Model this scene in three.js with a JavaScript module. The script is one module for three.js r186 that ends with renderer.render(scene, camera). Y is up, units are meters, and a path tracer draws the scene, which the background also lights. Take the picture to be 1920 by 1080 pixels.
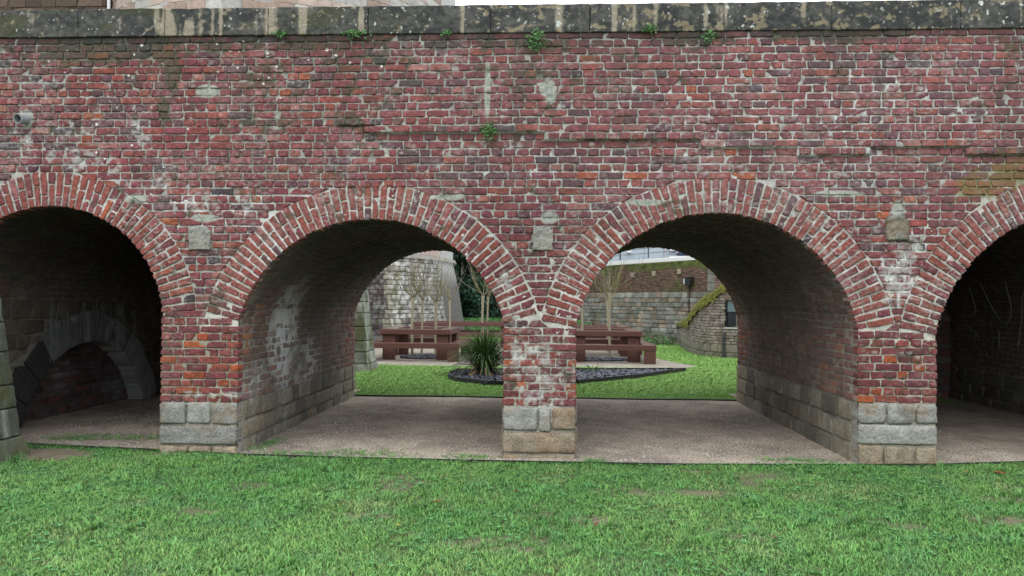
import * as THREE from 'three';
import { RoundedBoxGeometry } from 'three/addons/geometries/RoundedBoxGeometry.js';
import { mergeGeometries } from 'three/addons/utils/BufferGeometryUtils.js';

// ───────────────────────── camera, sky, light ─────────────────────────
const scene = new THREE.Scene();
const camera = new THREE.PerspectiveCamera(42.18, 16 / 9, 0.1, 600);
camera.position.set(0, 1.61, 7.6);
camera.rotation.set(0.018939, 0.046528, 0.0074, 'YXZ');
scene.add(camera);
const renderer = new THREE.WebGLRenderer({ antialias: true });
renderer.setSize(1024, 576);
renderer.toneMapping = THREE.LinearToneMapping;
renderer.toneMappingExposure = 1.0;
renderer.shadowMap.enabled = true;
const SKY = 2.45;
{ // overcast sky, a little brighter overhead than at the horizon
  const w = 64, h = 32, d = new Float32Array(w * h * 4);
  for (let j = 0; j < h; j++) for (let i = 0; i < w; i++) {
    const s = Math.max(0, Math.sin(((j + 0.5) / h - 0.5) * Math.PI)), l = SKY * (0.62 + 0.38 * s), o = (j * w + i) * 4;
    d[o] = l * 0.97; d[o + 1] = l * 1.0; d[o + 2] = l * 1.035; d[o + 3] = 1;
  }
  const t = new THREE.DataTexture(d, w, h, THREE.RGBAFormat, THREE.FloatType);
  t.mapping = THREE.EquirectangularReflectionMapping; t.magFilter = t.minFilter = THREE.LinearFilter; t.needsUpdate = true;
  scene.background = t; scene.environment = t;
}
const sun = new THREE.DirectionalLight(0xfff4e6, 0.6);
sun.position.set(-5, 16, 11); sun.castShadow = true; sun.shadow.radius = 50; sun.shadow.mapSize.set(2048, 2048);
Object.assign(sun.shadow.camera, { left: -20, right: 20, top: 20, bottom: -20, near: 1, far: 70 });
scene.add(sun);

// ───────────────────────── helpers ─────────────────────────
const mulberry = (a) => () => { a |= 0; a = (a + 0x6d2b79f5) | 0; let t = Math.imul(a ^ (a >>> 15), 1 | a); t = (t + Math.imul(t ^ (t >>> 7), 61 | t)) ^ t; return ((t ^ (t >>> 14)) >>> 0) / 4294967296; };
const hash = (x, y, s = 0) => { let h = Math.imul(x | 0, 374761393) ^ Math.imul(y | 0, 668265263) ^ Math.imul(s | 0, 2147483647 ^ 0x5bd1e995); h = Math.imul(h ^ (h >>> 13), 1274126177); h = Math.imul(h ^ (h >>> 16), 0x85ebca6b); return ((h ^ (h >>> 15)) >>> 0) / 4294967296; };
const vn = (x, y, s = 0) => { const i = Math.floor(x), j = Math.floor(y), fx = x - i, fy = y - j, u = fx * fx * (3 - 2 * fx), v = fy * fy * (3 - 2 * fy); const a = hash(i, j, s), b = hash(i + 1, j, s), c = hash(i, j + 1, s), d = hash(i + 1, j + 1, s); return a + (b - a) * u + (c - a) * v + (a - b - c + d) * u * v; };
const fbm = (x, y, s = 0, o = 4) => { let a = 0, f = 0.5, n = 0; for (let k = 0; k < o; k++) { a += f * vn(x, y, s + k * 17); n += f; f *= 0.5; x = x * 2.03 + 3.1; y = y * 2.03 + 1.7; } return a / n; };
const ss = (a, b, x) => { const t = Math.min(1, Math.max(0, (x - a) / (b - a))); return t * t * (3 - 2 * t); };
const lerp = (a, b, t) => a + (b - a) * t;
const mix3 = (a, b, t) => [lerp(a[0], b[0], t), lerp(a[1], b[1], t), lerp(a[2], b[2], t)];
const mul3 = (a, k) => [a[0] * k, a[1] * k, a[2] * k];
const toS = (c) => { c = Math.min(1, Math.max(0, c)); return 255 * (c <= 0.0031308 ? 12.92 * c : 1.055 * Math.pow(c, 1 / 2.4) - 0.055); };
const ell = (L, x, y) => { let m = 0; for (const e of L) { const u = (x - e[0]) / e[2], v = (y - e[1]) / e[3], q = u * u + v * v; if (q < 1) { const w = e[4] * (1 - q); if (w > m) m = w; } } return m; };

const used = {};
const numbered = (n) => { const k = used[n] = (used[n] ?? -1) + 1; return k ? `${n}_${String(k).padStart(3, '0')}` : n; };
function tag(o, label, category, group, kind) { if (label) o.userData.label = label; if (category) o.userData.category = category; if (group) o.userData.group = group; if (kind) o.userData.kind = kind; return o; }
function base(name, pos, turn = 0) { const g = new THREE.Group(); g.name = numbered(name); g.position.set(...pos); g.rotation.y = turn; scene.add(g); return g; }
function part(name, geo, mat, parent) { const m = new THREE.Mesh(geo, mat); m.name = parent ? name : numbered(name); m.castShadow = m.receiveShadow = true; (parent || scene).add(m); return m; }

class MB { // gathers vertices for one mesh
  constructor() { this.p = []; this.u = []; this.c = []; this.i = []; this.n = 0; }
  v(p, uv = [0, 0], c = [1, 1, 1]) { this.p.push(p[0], p[1], p[2]); this.u.push(uv[0], uv[1]); this.c.push(c[0], c[1], c[2]); return this.n++; }
  t(a, b, c) { this.i.push(a, b, c); }
  q(a, b, c, d) { this.i.push(a, b, c, a, c, d); }
  geo(colors = true) {
    const g = new THREE.BufferGeometry();
    g.setAttribute('position', new THREE.BufferAttribute(new Float32Array(this.p), 3));
    g.setAttribute('uv', new THREE.BufferAttribute(new Float32Array(this.u), 2));
    if (colors) g.setAttribute('color', new THREE.BufferAttribute(new Float32Array(this.c), 3));
    g.setIndex(new THREE.BufferAttribute(new Uint32Array(this.i), 1)); g.computeVertexNormals(); return g;
  }
  tube(pts, radii, seg = 6, col = [1, 1, 1]) {
    const up = new THREE.Vector3(0.31, 0.2, 0.93), V = pts.map((p) => new THREE.Vector3(...p)); let prev = null, L = 0;
    V.forEach((p, k) => {
      const d = V[Math.min(k + 1, V.length - 1)].clone().sub(V[Math.max(k - 1, 0)]).normalize(), a = new THREE.Vector3().crossVectors(d, up).normalize(), b = new THREE.Vector3().crossVectors(d, a);
      if (k) L += p.distanceTo(V[k - 1]);
      const ring = []; for (let s = 0; s < seg; s++) { const t = s / seg * Math.PI * 2; ring.push(this.v([p.x + radii[k] * (a.x * Math.cos(t) + b.x * Math.sin(t)), p.y + radii[k] * (a.y * Math.cos(t) + b.y * Math.sin(t)), p.z + radii[k] * (a.z * Math.cos(t) + b.z * Math.sin(t))], [s / seg * 0.3, L], col)); }
      if (prev) for (let s = 0; s < seg; s++) this.q(prev[s], prev[(s + 1) % seg], ring[(s + 1) % seg], ring[s]);
      prev = ring;
    });
    const c = this.v([V.at(-1).x, V.at(-1).y, V.at(-1).z], [0, L], col); for (let s = 0; s < seg; s++) this.t(prev[s], prev[(s + 1) % seg], c);
  }
}
// one weathered block: quad q = [[a,b] x 4] on the surface F(a,b,h), worn arrises, uneven face
function block(mb, F, q, o = {}) {
  const { h0 = 0, depth = 0.09, ch = 0.008, nx = 2, ny = 1, jit = 0.004, rough = 0.002, drop = 0.006, rnd = Math.random, uvF = (a, b) => [a, b], col, flip = false, chip = 0.14 } = o;
  const len = Math.hypot(q[1][0] - q[0][0], q[1][1] - q[0][1]), hei = Math.hypot(q[3][0] - q[0][0], q[3][1] - q[0][1]);
  const cu = Math.min(0.3, ch / Math.max(len, 0.01)), cv = Math.min(0.3, ch / Math.max(hei, 0.01));
  const us = [0, ...Array.from({ length: nx + 1 }, (_, k) => cu + (1 - 2 * cu) * k / nx), 1], vs = [0, ...Array.from({ length: ny + 1 }, (_, k) => cv + (1 - 2 * cv) * k / ny), 1];
  const U = us.length, W = vs.length, chipAt = rnd() < chip ? Math.floor(rnd() * 4) : -1, tilt = [(rnd() - 0.5) * 0.004, (rnd() - 0.5) * 0.004];
  const grid = [], rim = [];
  const ab = []; const cc = Array.isArray(col) ? () => col : col || (() => [1, 1, 1]);
  for (let j = 0; j < W; j++) for (let i = 0; i < U; i++) {
    let u = us[i], v = vs[j]; const eu = i === 0 || i === U - 1, ev = j === 0 || j === W - 1;
    let h = h0 + tilt[0] * (u - 0.5) * 2 + tilt[1] * (v - 0.5) * 2 + (rnd() - 0.5) * 2 * rough;
    if (eu || ev) h -= drop; if (eu && ev) { h -= drop * 0.6; u += (0.5 - u) * 2 * 0.5 * cu; v += (0.5 - v) * 2 * 0.5 * cv; }
    const near = chipAt >= 0 && (chipAt & 1 ? i >= U - 2 : i <= 1) && (chipAt & 2 ? j >= W - 2 : j <= 1);
    if (near) { h -= 0.008 + 0.014 * rnd(); u += (0.5 - u) * 0.14; v += (0.5 - v) * 0.25; }
    const a0 = lerp(lerp(q[0][0], q[1][0], u), lerp(q[3][0], q[2][0], u), v), b0 = lerp(lerp(q[0][1], q[1][1], u), lerp(q[3][1], q[2][1], u), v), e = eu || ev ? jit : jit * 0.5;
    const a = a0 + (rnd() - 0.5) * 2 * e, b = b0 + (rnd() - 0.5) * 2 * e * 0.8;
    ab.push([a, b, h]); grid.push(mb.v(F(a, b, h), uvF(a, b), cc(a, b)));
  }
  const loop = []; for (let i = 0; i < U; i++) loop.push(i); for (let j = 1; j < W; j++) loop.push(j * U + U - 1); for (let i = U - 2; i >= 0; i--) loop.push((W - 1) * U + i); for (let j = W - 2; j > 0; j--) loop.push(j * U);
  for (const k of loop) { const [a, b] = ab[k]; rim.push(mb.v(F(a, b, h0 - depth), uvF(a, b), cc(a, b))); }
  const Q = (a, b, c, d) => (flip ? mb.q(d, c, b, a) : mb.q(a, b, c, d));
  for (let j = 0; j < W - 1; j++) for (let i = 0; i < U - 1; i++) Q(grid[j * U + i], grid[j * U + i + 1], grid[(j + 1) * U + i + 1], grid[(j + 1) * U + i]);
  for (let k = 0; k < loop.length; k++) { const n = (k + 1) % loop.length; Q(grid[loop[n]], grid[loop[k]], rim[k], rim[n]); }
}
const rect = (a0, b0, a1, b1) => [[a0, b0], [a1, b0], [a1, b1], [a0, b1]];

// ───────────────────────── textures and materials ─────────────────────────
function tex(w, h, f, srgb = true, rep = true) {
  const d = new Uint8Array(w * h * 4);
  for (let j = 0; j < h; j++) for (let i = 0; i < w; i++) { const c = f(i, j), o = (j * w + i) * 4; if (srgb) { d[o] = toS(c[0]); d[o + 1] = toS(c[1]); d[o + 2] = toS(c[2]); } else d[o] = d[o + 1] = d[o + 2] = Math.min(255, Math.max(0, c * 255)); d[o + 3] = 255; }
  const t = new THREE.DataTexture(d, w, h, THREE.RGBAFormat); t.magFilter = THREE.LinearFilter; t.minFilter = THREE.LinearMipmapLinearFilter; t.generateMipmaps = true;
  t.wrapS = t.wrapT = rep ? THREE.RepeatWrapping : THREE.ClampToEdgeWrapping; if (srgb) t.colorSpace = THREE.SRGBColorSpace; t.needsUpdate = true; return t;
}
const tvn = (x, y, n, s) => { const i = Math.floor(x), j = Math.floor(y), fx = x - i, fy = y - j, u = fx * fx * (3 - 2 * fx), v = fy * fy * (3 - 2 * fy), m = (k) => ((k % n) + n) % n; const a = hash(m(i), m(j), s), b = hash(m(i + 1), m(j), s), c = hash(m(i), m(j + 1), s), d = hash(m(i + 1), m(j + 1), s); return a + (b - a) * u + (c - a) * v + (a - b - c + d) * u * v; };
const tfbm = (u, v, n, s, o = 5) => { let a = 0, f = 0.5, t = 0; for (let k = 0; k < o; k++) { a += f * tvn(u * n, v * n, n, s + k); t += f; f *= 0.55; n *= 2; } return a / t; };
const T = 512;
const grainBump = tex(T, T, (i, j) => tfbm(i / T, j / T, 8, 3, 6), false);
const grainMap = tex(T, T, (i, j) => { const n = tfbm(i / T, j / T, 6, 9, 6), s = hash(i, j, 5); const k = 0.55 + 0.75 * n + (s > 0.93 ? 0.12 : s < 0.06 ? -0.15 : 0); return [Math.min(1, k), Math.min(1, k), Math.min(1, k * 0.99)]; });
const graniteMap = tex(T, T, (i, j) => { const n = tfbm(i / T, j / T, 5, 21, 5), s = tfbm(i / T, j / T, 64, 33, 2); let k = 0.5 + 0.6 * n; k *= s > 0.66 ? 0.62 : s < 0.34 ? 1.25 : 1; k *= 0.9 + 0.2 * hash(i, j, 8); return [Math.min(1, k), Math.min(1, k * 0.985), Math.min(1, k * 0.95)]; });
const gravelMap = tex(T, T, (i, j) => { const n = tfbm(i / T, j / T, 4, 41, 4), s = tfbm(i / T, j / T, 90, 43, 2), k = 0.42 + 0.4 * n + 0.75 * (s - 0.4) + 0.2 * (hash(i, j, 3) - 0.5); return [k, k * 0.97, k * 0.93].map((c) => Math.min(1, Math.max(0.05, c))); });
const gravelBump = tex(T, T, (i, j) => 0.6 * tfbm(i / T, j / T, 90, 43, 2) + 0.4 * hash(i, j, 3), false);
const barkMap = tex(256, 256, (i, j) => { const n = tfbm(i / 256, j / 256, 8, 71, 5), k = 0.5 + 0.6 * n; return [k, k, k * 0.95].map((c) => Math.min(1, c)); });
const woodMap = tex(T, T, (i, j) => { const g = tfbm(i / T * 0.08 + 0.0, j / T, 64, 51, 3), n = tfbm(i / T, j / T, 5, 55, 4), k = 0.62 + 0.28 * g + 0.3 * (n - 0.5); return [k, k * 0.98, k * 0.97].map((c) => Math.min(1, c)); });
const rep = (t, x, y) => { const c = t.clone(); c.repeat.set(x, y); c.needsUpdate = true; return c; };
const std = (o) => new THREE.MeshStandardMaterial({ roughness: 0.92, metalness: 0, ...o });
const M = {
  mason: std({ vertexColors: true, map: rep(grainMap, 1.7, 1.7), bumpMap: rep(grainBump, 3, 3), bumpScale: 0.006 }),
  granite: std({ vertexColors: true, map: rep(graniteMap, 2.1, 2.1), bumpMap: rep(grainBump, 4, 4), bumpScale: 0.012 }),
  gravel: std({ vertexColors: true, map: rep(gravelMap, 1.1, 1.1), bumpMap: rep(gravelBump, 1.1, 1.1), bumpScale: 0.008, roughness: 1 }),
  soil: std({ vertexColors: true, map: rep(gravelMap, 1.7, 1.7), bumpMap: rep(grainBump, 2, 2), bumpScale: 0.015, roughness: 1 }),
  steel: std({ color: new THREE.Color().setRGB(0.012, 0.013, 0.015), roughness: 0.5, map: rep(grainMap, 1, 1) }),
  wood: std({ color: new THREE.Color().setRGB(0.14, 0.063, 0.05), roughness: 0.5, map: rep(woodMap, 1, 1), bumpMap: rep(woodMap, 1, 1), bumpScale: 0.0008 }),
  woodTop: std({ color: new THREE.Color().setRGB(0.24, 0.12, 0.105), roughness: 0.14, map: rep(woodMap, 1, 1) }),
  bark: std({ vertexColors: true, map: rep(barkMap, 3, 3), bumpMap: rep(barkMap, 3, 3), bumpScale: 0.004 }),
  leaf: std({ vertexColors: true, roughness: 0.75, side: THREE.DoubleSide }),
  blade: std({ color: 0xffffff, vertexColors: true, roughness: 0.7, side: THREE.DoubleSide }),
  slate: std({ color: 0xffffff, roughness: 0.55, map: rep(grainMap, 4, 4) }),
  dark: std({ color: new THREE.Color().setRGB(0.015, 0.016, 0.018), roughness: 0.5 }),
  white: std({ color: new THREE.Color().setRGB(0.75, 0.77, 0.78), roughness: 0.6 }),
};

// ───────────────────────── the brick arcade ─────────────────────────
const ARCH = [{ cx: -5.21, yc: 1.37, R: 1.21, w: 1.205, d: 5.6 }, { cx: -1.81, yc: 1.03, R: 1.42, w: 1.37, d: 4.7 }, { cx: 1.7, yc: 1.1, R: 1.42, w: 1.395, d: 4.7 }, { cx: 5.4, yc: 1.02, R: 1.56, w: 1.53, d: 5.6 }];
for (const a of ARCH) a.ys = a.yc + Math.sqrt(a.R * a.R - a.w * a.w);
const RT = 0.36, X0 = -7.4, X1 = 7.4, YT = 4.37, CH = 0.0797, FY = 0.555;
const PIER = [{ x0: -7.4, x1: -6.415, top: FY }, { x0: -4.005, x1: -3.18, top: FY }, { x0: -0.44, x1: 0.305, top: FY }, { x0: 3.095, x1: 3.87, top: FY + CH }, { x0: 6.93, x1: 7.4, top: FY }];
const arcade = base('brick_arcade', [0, 0, 0]);
tag(arcade, 'long weathered red brick wall pierced by four round brick arches under a blackened stone coping', 'brick wall');
const crackY = (x) => { const P = [[-2.6, 3.4], [-2.13, 3.4], [-0.37, 3.32], [1.36, 3.24], [2.37, 3.16], [2.85, 3.11], [3.58, 3.18], [4.61, 3.12], [7.4, 3.1]]; if (x < P[0][0]) return 99; for (let k = 1; k < P.length; k++) if (x < P[k][0]) return lerp(P[k - 1][1], P[k][1], (x - P[k - 1][0]) / (P[k][0] - P[k - 1][0])); return 3.1; };
const bulge = (x, y) => { const c = crackY(x); let b = 0.012 * (fbm(x * 0.7, y * 0.7, 5, 2) - 0.5); if (c < 9) { const row = FY + CH * Math.round((c - FY) / CH); if (y > row - 0.006) b += 0.038 * Math.exp(-(y - row) / 0.5) * ss(-2.6, -1.6, x); } return b; };
const LIME = [[-0.06, 1.1, 0.42, 0.5, 0.6], [-0.02, 0.72, 0.36, 0.35, 0.8], [3.5, 1.9, 0.26, 0.42, 0.95], [3.62, 2.1, 0.25, 0.25, 0.6], [-3.3, 2.6, 0.8, 0.14, 0.5], [-4.8, 3.0, 0.5, 0.2, 0.55], [-4.2, 2.85, 0.5, 0.16, 0.5], [-5.3, 3.2, 0.7, 0.35, 0.4], [-0.8, 3.18, 1.6, 0.12, 0.35], [2.2, 2.95, 1.2, 0.1, 0.35], [-0.35, 1.75, 0.2, 0.35, 0.6], [-3.4, 0.62, 0.5, 0.07, 0.7], [-4.3, 3.35, 0.3, 0.3, 0.4], [0.35, 1.55, 0.2, 0.2, 0.4]];
const WHITE = [[-2.95, 2.2, 0.5, 0.55, 1], [-2.3, 2.6, 0.9, 0.3, 0.8], [-3.3, 2.6, 1.1, 0.25, 0.9], [-0.85, 2.2, 0.5, 0.5, 0.8], [0.3, 1.8, 0.6, 0.6, 0.6], [-3.8, 2.3, 0.5, 0.4, 0.7], [3.6, 2.0, 0.6, 0.9, 0.7], [2.9, 2.3, 0.4, 0.5, 0.6], [2.5, 3.5, 2.6, 1.0, 0.7], [4.6, 2.2, 0.7, 0.9, 0.6], [0.6, 2.9, 2.2, 0.5, 0.6], [-4.5, 2.6, 0.5, 0.4, 0.6], [3.4, 0.9, 0.5, 0.6, 0.3], [1.2, 1.6, 0.8, 0.9, 0.35]];
const MOSS = [[-4.6, 4.25, 1.4, 0.25, 0.8], [-2.9, 4.3, 1.8, 0.16, 0.7], [-3.92, 4.0, 0.12, 0.45, 0.9], [-4.02, 3.6, 0.09, 0.3, 0.8], [1.4, 4.3, 0.5, 0.14, 0.9], [2.9, 4.33, 1.0, 0.1, 0.9], [-2.6, 3.45, 1.2, 0.14, 0.5], [-0.6, 4.25, 1.6, 0.12, 0.55], [-2.2, 3.95, 1.6, 0.3, 0.35], [0.1, 3.9, 1.5, 0.3, 0.25]];
const YELLOW = [[4.4, 2.82, 0.5, 0.3, 0.9], [4.75, 3.0, 0.4, 0.3, 0.5], [5.2, 2.7, 0.6, 0.5, 0.6]];
const DOTS = [[-3.4, 4.0, 2.2, 0.5, 1], [-4.3, 3.3, 0.8, 0.7, 0.6], [-1, 2.2, 0.5, 0.6, 0.5]];
const CEMENT = [[-0.62, 3.78, 0.045, 0.42, 1], [0.0, 3.79, 0.12, 0.13, 1], [0.02, 3.67, 0.08, 0.06, 0.9], [-3.55, 3.79, 0.17, 0.1, 1], [-5.5, 3.51, 0.12, 0.16, 0.8], [-3.55, 2.46, 0.2, 0.06, 0.9], [0.02, 2.47, 0.14, 0.1, 0.8], [3.5, 2.55, 0.12, 0.16, 0.7], [-3.6, 2.25, 0.17, 0.17, 0.6], [-0.04, 2.26, 0.15, 0.17, 0.6], [3.48, 2.37, 0.17, 0.18, 0.6], [2.9, 2.72, 0.35, 0.05, 0.9], [-4.3, 2.66, 0.2, 0.08, 0.8], [-1.0, 2.68, 0.25, 0.05, 0.8], [1.0, 2.63, 0.3, 0.05, 0.8]];
const TONES = [[0.185, 0.05, 0.052], [0.165, 0.046, 0.052], [0.225, 0.06, 0.048], [0.105, 0.045, 0.055], [0.255, 0.105, 0.095], [0.06, 0.045, 0.052], [0.31, 0.075, 0.03]];
function tone(x, y, rnd) {
  const low = ss(1.5, 1.0, y) * 0.34 + (x < -3 && y < 1.5 ? 0.1 : 0), r = rnd();
  let c = r < low ? (rnd() < 0.4 ? TONES[6] : TONES[2]) : r < low + 0.38 ? TONES[0] : r < low + 0.66 ? TONES[1] : r < low + 0.8 ? TONES[2] : r < low + 0.9 ? TONES[3] : r < low + 0.96 ? TONES[4] : r < low + 0.985 ? TONES[5] : TONES[6];
  c = mul3(c, 0.76 + 0.36 * rnd()); return [c[0] * 1.03, c[1] * (0.92 + 0.16 * rnd()), c[2] * (0.9 + 0.2 * rnd())];
}
const rf = mulberry(11);
const wob = (x) => 0.02 * (fbm(x * 0.45, 3.3, 2, 2) - 0.5);
const faceBricks = [], ringBricks = [];
// horizontal extent of the wall at height y, between the arch rings
function gaps(y) {
  const cut = [];
  for (const a of ARCH) {
    let h = -1; const e = a.R + RT + 0.012;
    if (y >= a.ys) { if (y < a.yc + e) h = Math.sqrt(e * e - (y - a.yc) ** 2); } else h = a.w;
    if (h > 0) cut.push([a.cx - h, a.cx + h]);
  }
  const out = []; let x = X0; for (const [l, r] of cut) { out.push([x, l]); x = Math.max(x, r); } out.push([x, X1]); return out.filter(([l, r]) => r - l > 0.03);
}
for (let j = 0; ; j++) {
  const y0 = FY + j * CH, y1 = y0 + CH; if (y1 > YT + 0.02) break;
  const head = j % 2 === 0;
  const lo = gaps(y0 + 0.006), hi = gaps(y1 - 0.012), mid = gaps((y0 + y1) / 2);
  for (const [l, r] of mid) {
    const find = (L) => L.reduce((b, g) => Math.abs(g[0] + g[1] - l - r) < Math.abs(b[0] + b[1] - l - r) ? g : b, L[0] || [l, r]);
    const near = (g) => Math.abs(g[0] + g[1] - l - r) < 0.4 ? g : [l, r], gl = near(find(lo)), gh = near(find(hi)), soft = (v, m) => Math.min(m + 0.09, Math.max(m - 0.09, v));
    let x = l, k = 0; const jointW = () => 0.01 + 0.009 * rf();
    const pier = PIER.find((p) => Math.abs(p.x0 - l) < 0.06 && Math.abs(p.x1 - r) < 0.06);
    if (pier && y0 < pier.top - 0.01) continue;
    while (x < r - 0.02) {
      let len = head ? 0.1 + 0.022 * rf() : 0.212 + 0.024 * rf();
      if (rf() < 0.07) len = head ? 0.215 : 0.105; // odd repair
      if (k === 0) len = head ? len : (j % 4 === 1 ? 0.16 : 0.22) - (pier ? 0 : 0.1 * rf());
      let e = x + len; if (e > r - 0.07) e = r; if (e > r) e = r;
      const f = k === 0, g = e === r, dy = () => (rf() - 0.5) * 0.006, w0 = wob(x), w1 = wob(e), top = CH - 0.0095 - 0.007 * rf();
      const q = [[f ? soft(gl[0], l) : x, y0 + w0 + dy()], [g ? soft(gl[1], r) : e, y0 + w1 + dy()], [g ? soft(gh[1], r) : e, y0 + top + w1 + dy()], [f ? soft(gh[0], l) : x, y0 + top + w0 + dy()]];
      if (q[1][0] - q[0][0] > 0.025 && q[2][0] - q[3][0] > 0.02) faceBricks.push({ q, c: tone((x + e) / 2, y0, rf), x: (x + e) / 2, y: y0 + 0.035 });
      x = e + jointW(); k++; if (g) break;
    }
  }
}
for (const a of ARCH) {
  const t0 = Math.asin(Math.min(1, (a.ys - a.yc) / a.R)) - 0.01, t1 = Math.PI - t0, n = Math.round((a.R + RT * 0.5) * (t1 - t0) / 0.0815);
  for (let k = 0; k < n; k++) {
    const ta = lerp(t0, t1, (k + 0.09 + 0.05 * rf()) / n), tb = lerp(t0, t1, (k + 0.91 - 0.05 * rf()) / n), split = a.R + (k % 2 ? 0.225 : 0.115) + (rf() - 0.5) * 0.03;
    for (const [r0, r1] of [[a.R + (rf() - 0.5) * 0.012, split - 0.008], [split + 0.008, a.R + RT + (rf() - 0.5) * 0.016]]) {
      const P = (r, t) => [a.cx + r * Math.cos(t), a.yc + r * Math.sin(t)];
      const q = [P(r0, ta), P(r1, ta), P(r1, tb), P(r0, tb)], x = (q[0][0] + q[2][0]) / 2, y = (q[0][1] + q[2][1]) / 2;
      const c = tone(x, y + 0.4, rf); ringBricks.push({ q, c: rf() < 0.6 ? mix3(c, [0.235, 0.066, 0.05], 0.75) : c, x, y });
    }
  }
}
// colour maps of the face: fired clay brick by brick, and the mortar with its lime, lichen and moss
const FW = 2048, FH = 608, fx = (i) => X0 + (i + 0.5) / FW * (X1 - X0), fyy = (j) => (j + 0.5) / FH * (YT + 0.05);
const fuv = (x, y) => [(x - X0) / (X1 - X0), y / (YT + 0.05)];
const idMap = new Int32Array(FW * FH).fill(-1), allB = [...faceBricks, ...ringBricks];
allB.forEach((b, n) => {
  const xs = b.q.map((p) => p[0]), ys = b.q.map((p) => p[1]), m = 0.006, cx = (xs[0] + xs[2]) / 2, cy = (ys[0] + ys[2]) / 2;
  const P = b.q.map(([x, y]) => { const d = Math.hypot(x - cx, y - cy); return [x + (x - cx) / d * m, y + (y - cy) / d * m]; });
  const i0 = Math.max(0, Math.floor((Math.min(...xs) - m - X0) / (X1 - X0) * FW)), i1 = Math.min(FW - 1, Math.ceil((Math.max(...xs) + m - X0) / (X1 - X0) * FW)), j0 = Math.max(0, Math.floor((Math.min(...ys) - m) / (YT + 0.05) * FH)), j1 = Math.min(FH - 1, Math.ceil((Math.max(...ys) + m) / (YT + 0.05) * FH));
  for (let j = j0; j <= j1; j++) for (let i = i0; i <= i1; i++) { const x = fx(i), y = fyy(j); let s = 0; for (let k = 0; k < 4; k++) { const a = P[k], c = P[(k + 1) % 4]; s += ((c[0] - a[0]) * (y - a[1]) - (c[1] - a[1]) * (x - a[0])) >= 0 ? 1 : -1; } if (Math.abs(s) === 4) idMap[j * FW + i] = n; }
});
const mortarTone = (x, y, lime, moss, yel, cem) => {
  const n = fbm(x * 9, y * 9, 61, 3); let c = mix3([0.24, 0.24, 0.215], [0.42, 0.42, 0.39], n);
  c = mix3(c, [0.3, 0.25, 0.16], ss(1.9, 1.2, y) * 0.5 * (x < -3 || x > 2.6 ? 1 : 0.5));
  { let rw = 0; ARCH.forEach((a, k) => { const d = Math.hypot(x - a.cx, y - a.yc) - a.R; if (y > a.ys - 0.1 && d > -0.02 && d < RT + 0.05) rw = Math.max(rw, [0.45, 0.95, 0.55, 0.6][k] * (k === 1 ? 0.6 + 0.4 * ss(0.2, -1, x - a.cx) : 1)); }); c = mix3(c, [0.56, 0.55, 0.5], rw * ss(0.25, 0.55, fbm(x * 12, y * 12, 64, 3))); }
  c = mix3(c, [0.62, 0.63, 0.62], Math.min(1, ell(WHITE, x, y) * 1.1) * ss(0.4, 0.68, fbm(x * 14, y * 14, 63, 3) + 0.06));
  c = mix3(c, [0.3, 0.33, 0.29], cem * 0.9); c = mix3(c, [0.6, 0.6, 0.58], lime * 0.6);
  c = mix3(c, [0.07, 0.075, 0.045], moss * 0.85); return mix3(c, [0.2, 0.18, 0.05], yel * 0.7);
};
function stains(x, y) {
  const n = fbm(x * 6.5, y * 8, 71, 4), m = fbm(x * 18, y * 22, 73, 3);
  const lime = ss(0.66, 0.86, n * 0.55 + m * 0.45 + ell(LIME, x, y) * 0.42), moss = ss(0.56, 0.74, n * 0.6 + (1 - m) * 0.35 + ell(MOSS, x, y) * 0.4), yel = ss(0.5, 0.75, n * 0.5 + m * 0.4 + ell(YELLOW, x, y) * 0.35) * (ell(YELLOW, x, y) > 0 ? 1 : 0), cem = ss(0.35, 0.6, ell(CEMENT, x, y) + 0.3 * (m - 0.5));
  return [lime, moss, yel, cem];
}
const dot = (x, y, s, size, prob) => { const i = Math.floor(x / s), j = Math.floor(y / s); let v = 0; for (let a = -1; a < 2; a++) for (let b = -1; b < 2; b++) { if (hash(i + a, j + b, 91) > prob) continue; const px = (i + a + hash(i + a, j + b, 92)) * s, py = (j + b + hash(i + a, j + b, 93)) * s, r = size * (0.3 + hash(i + a, j + b, 94)); v = Math.max(v, ss(r, r * 0.6, Math.hypot(x - px, y - py))); } return v; };
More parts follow.
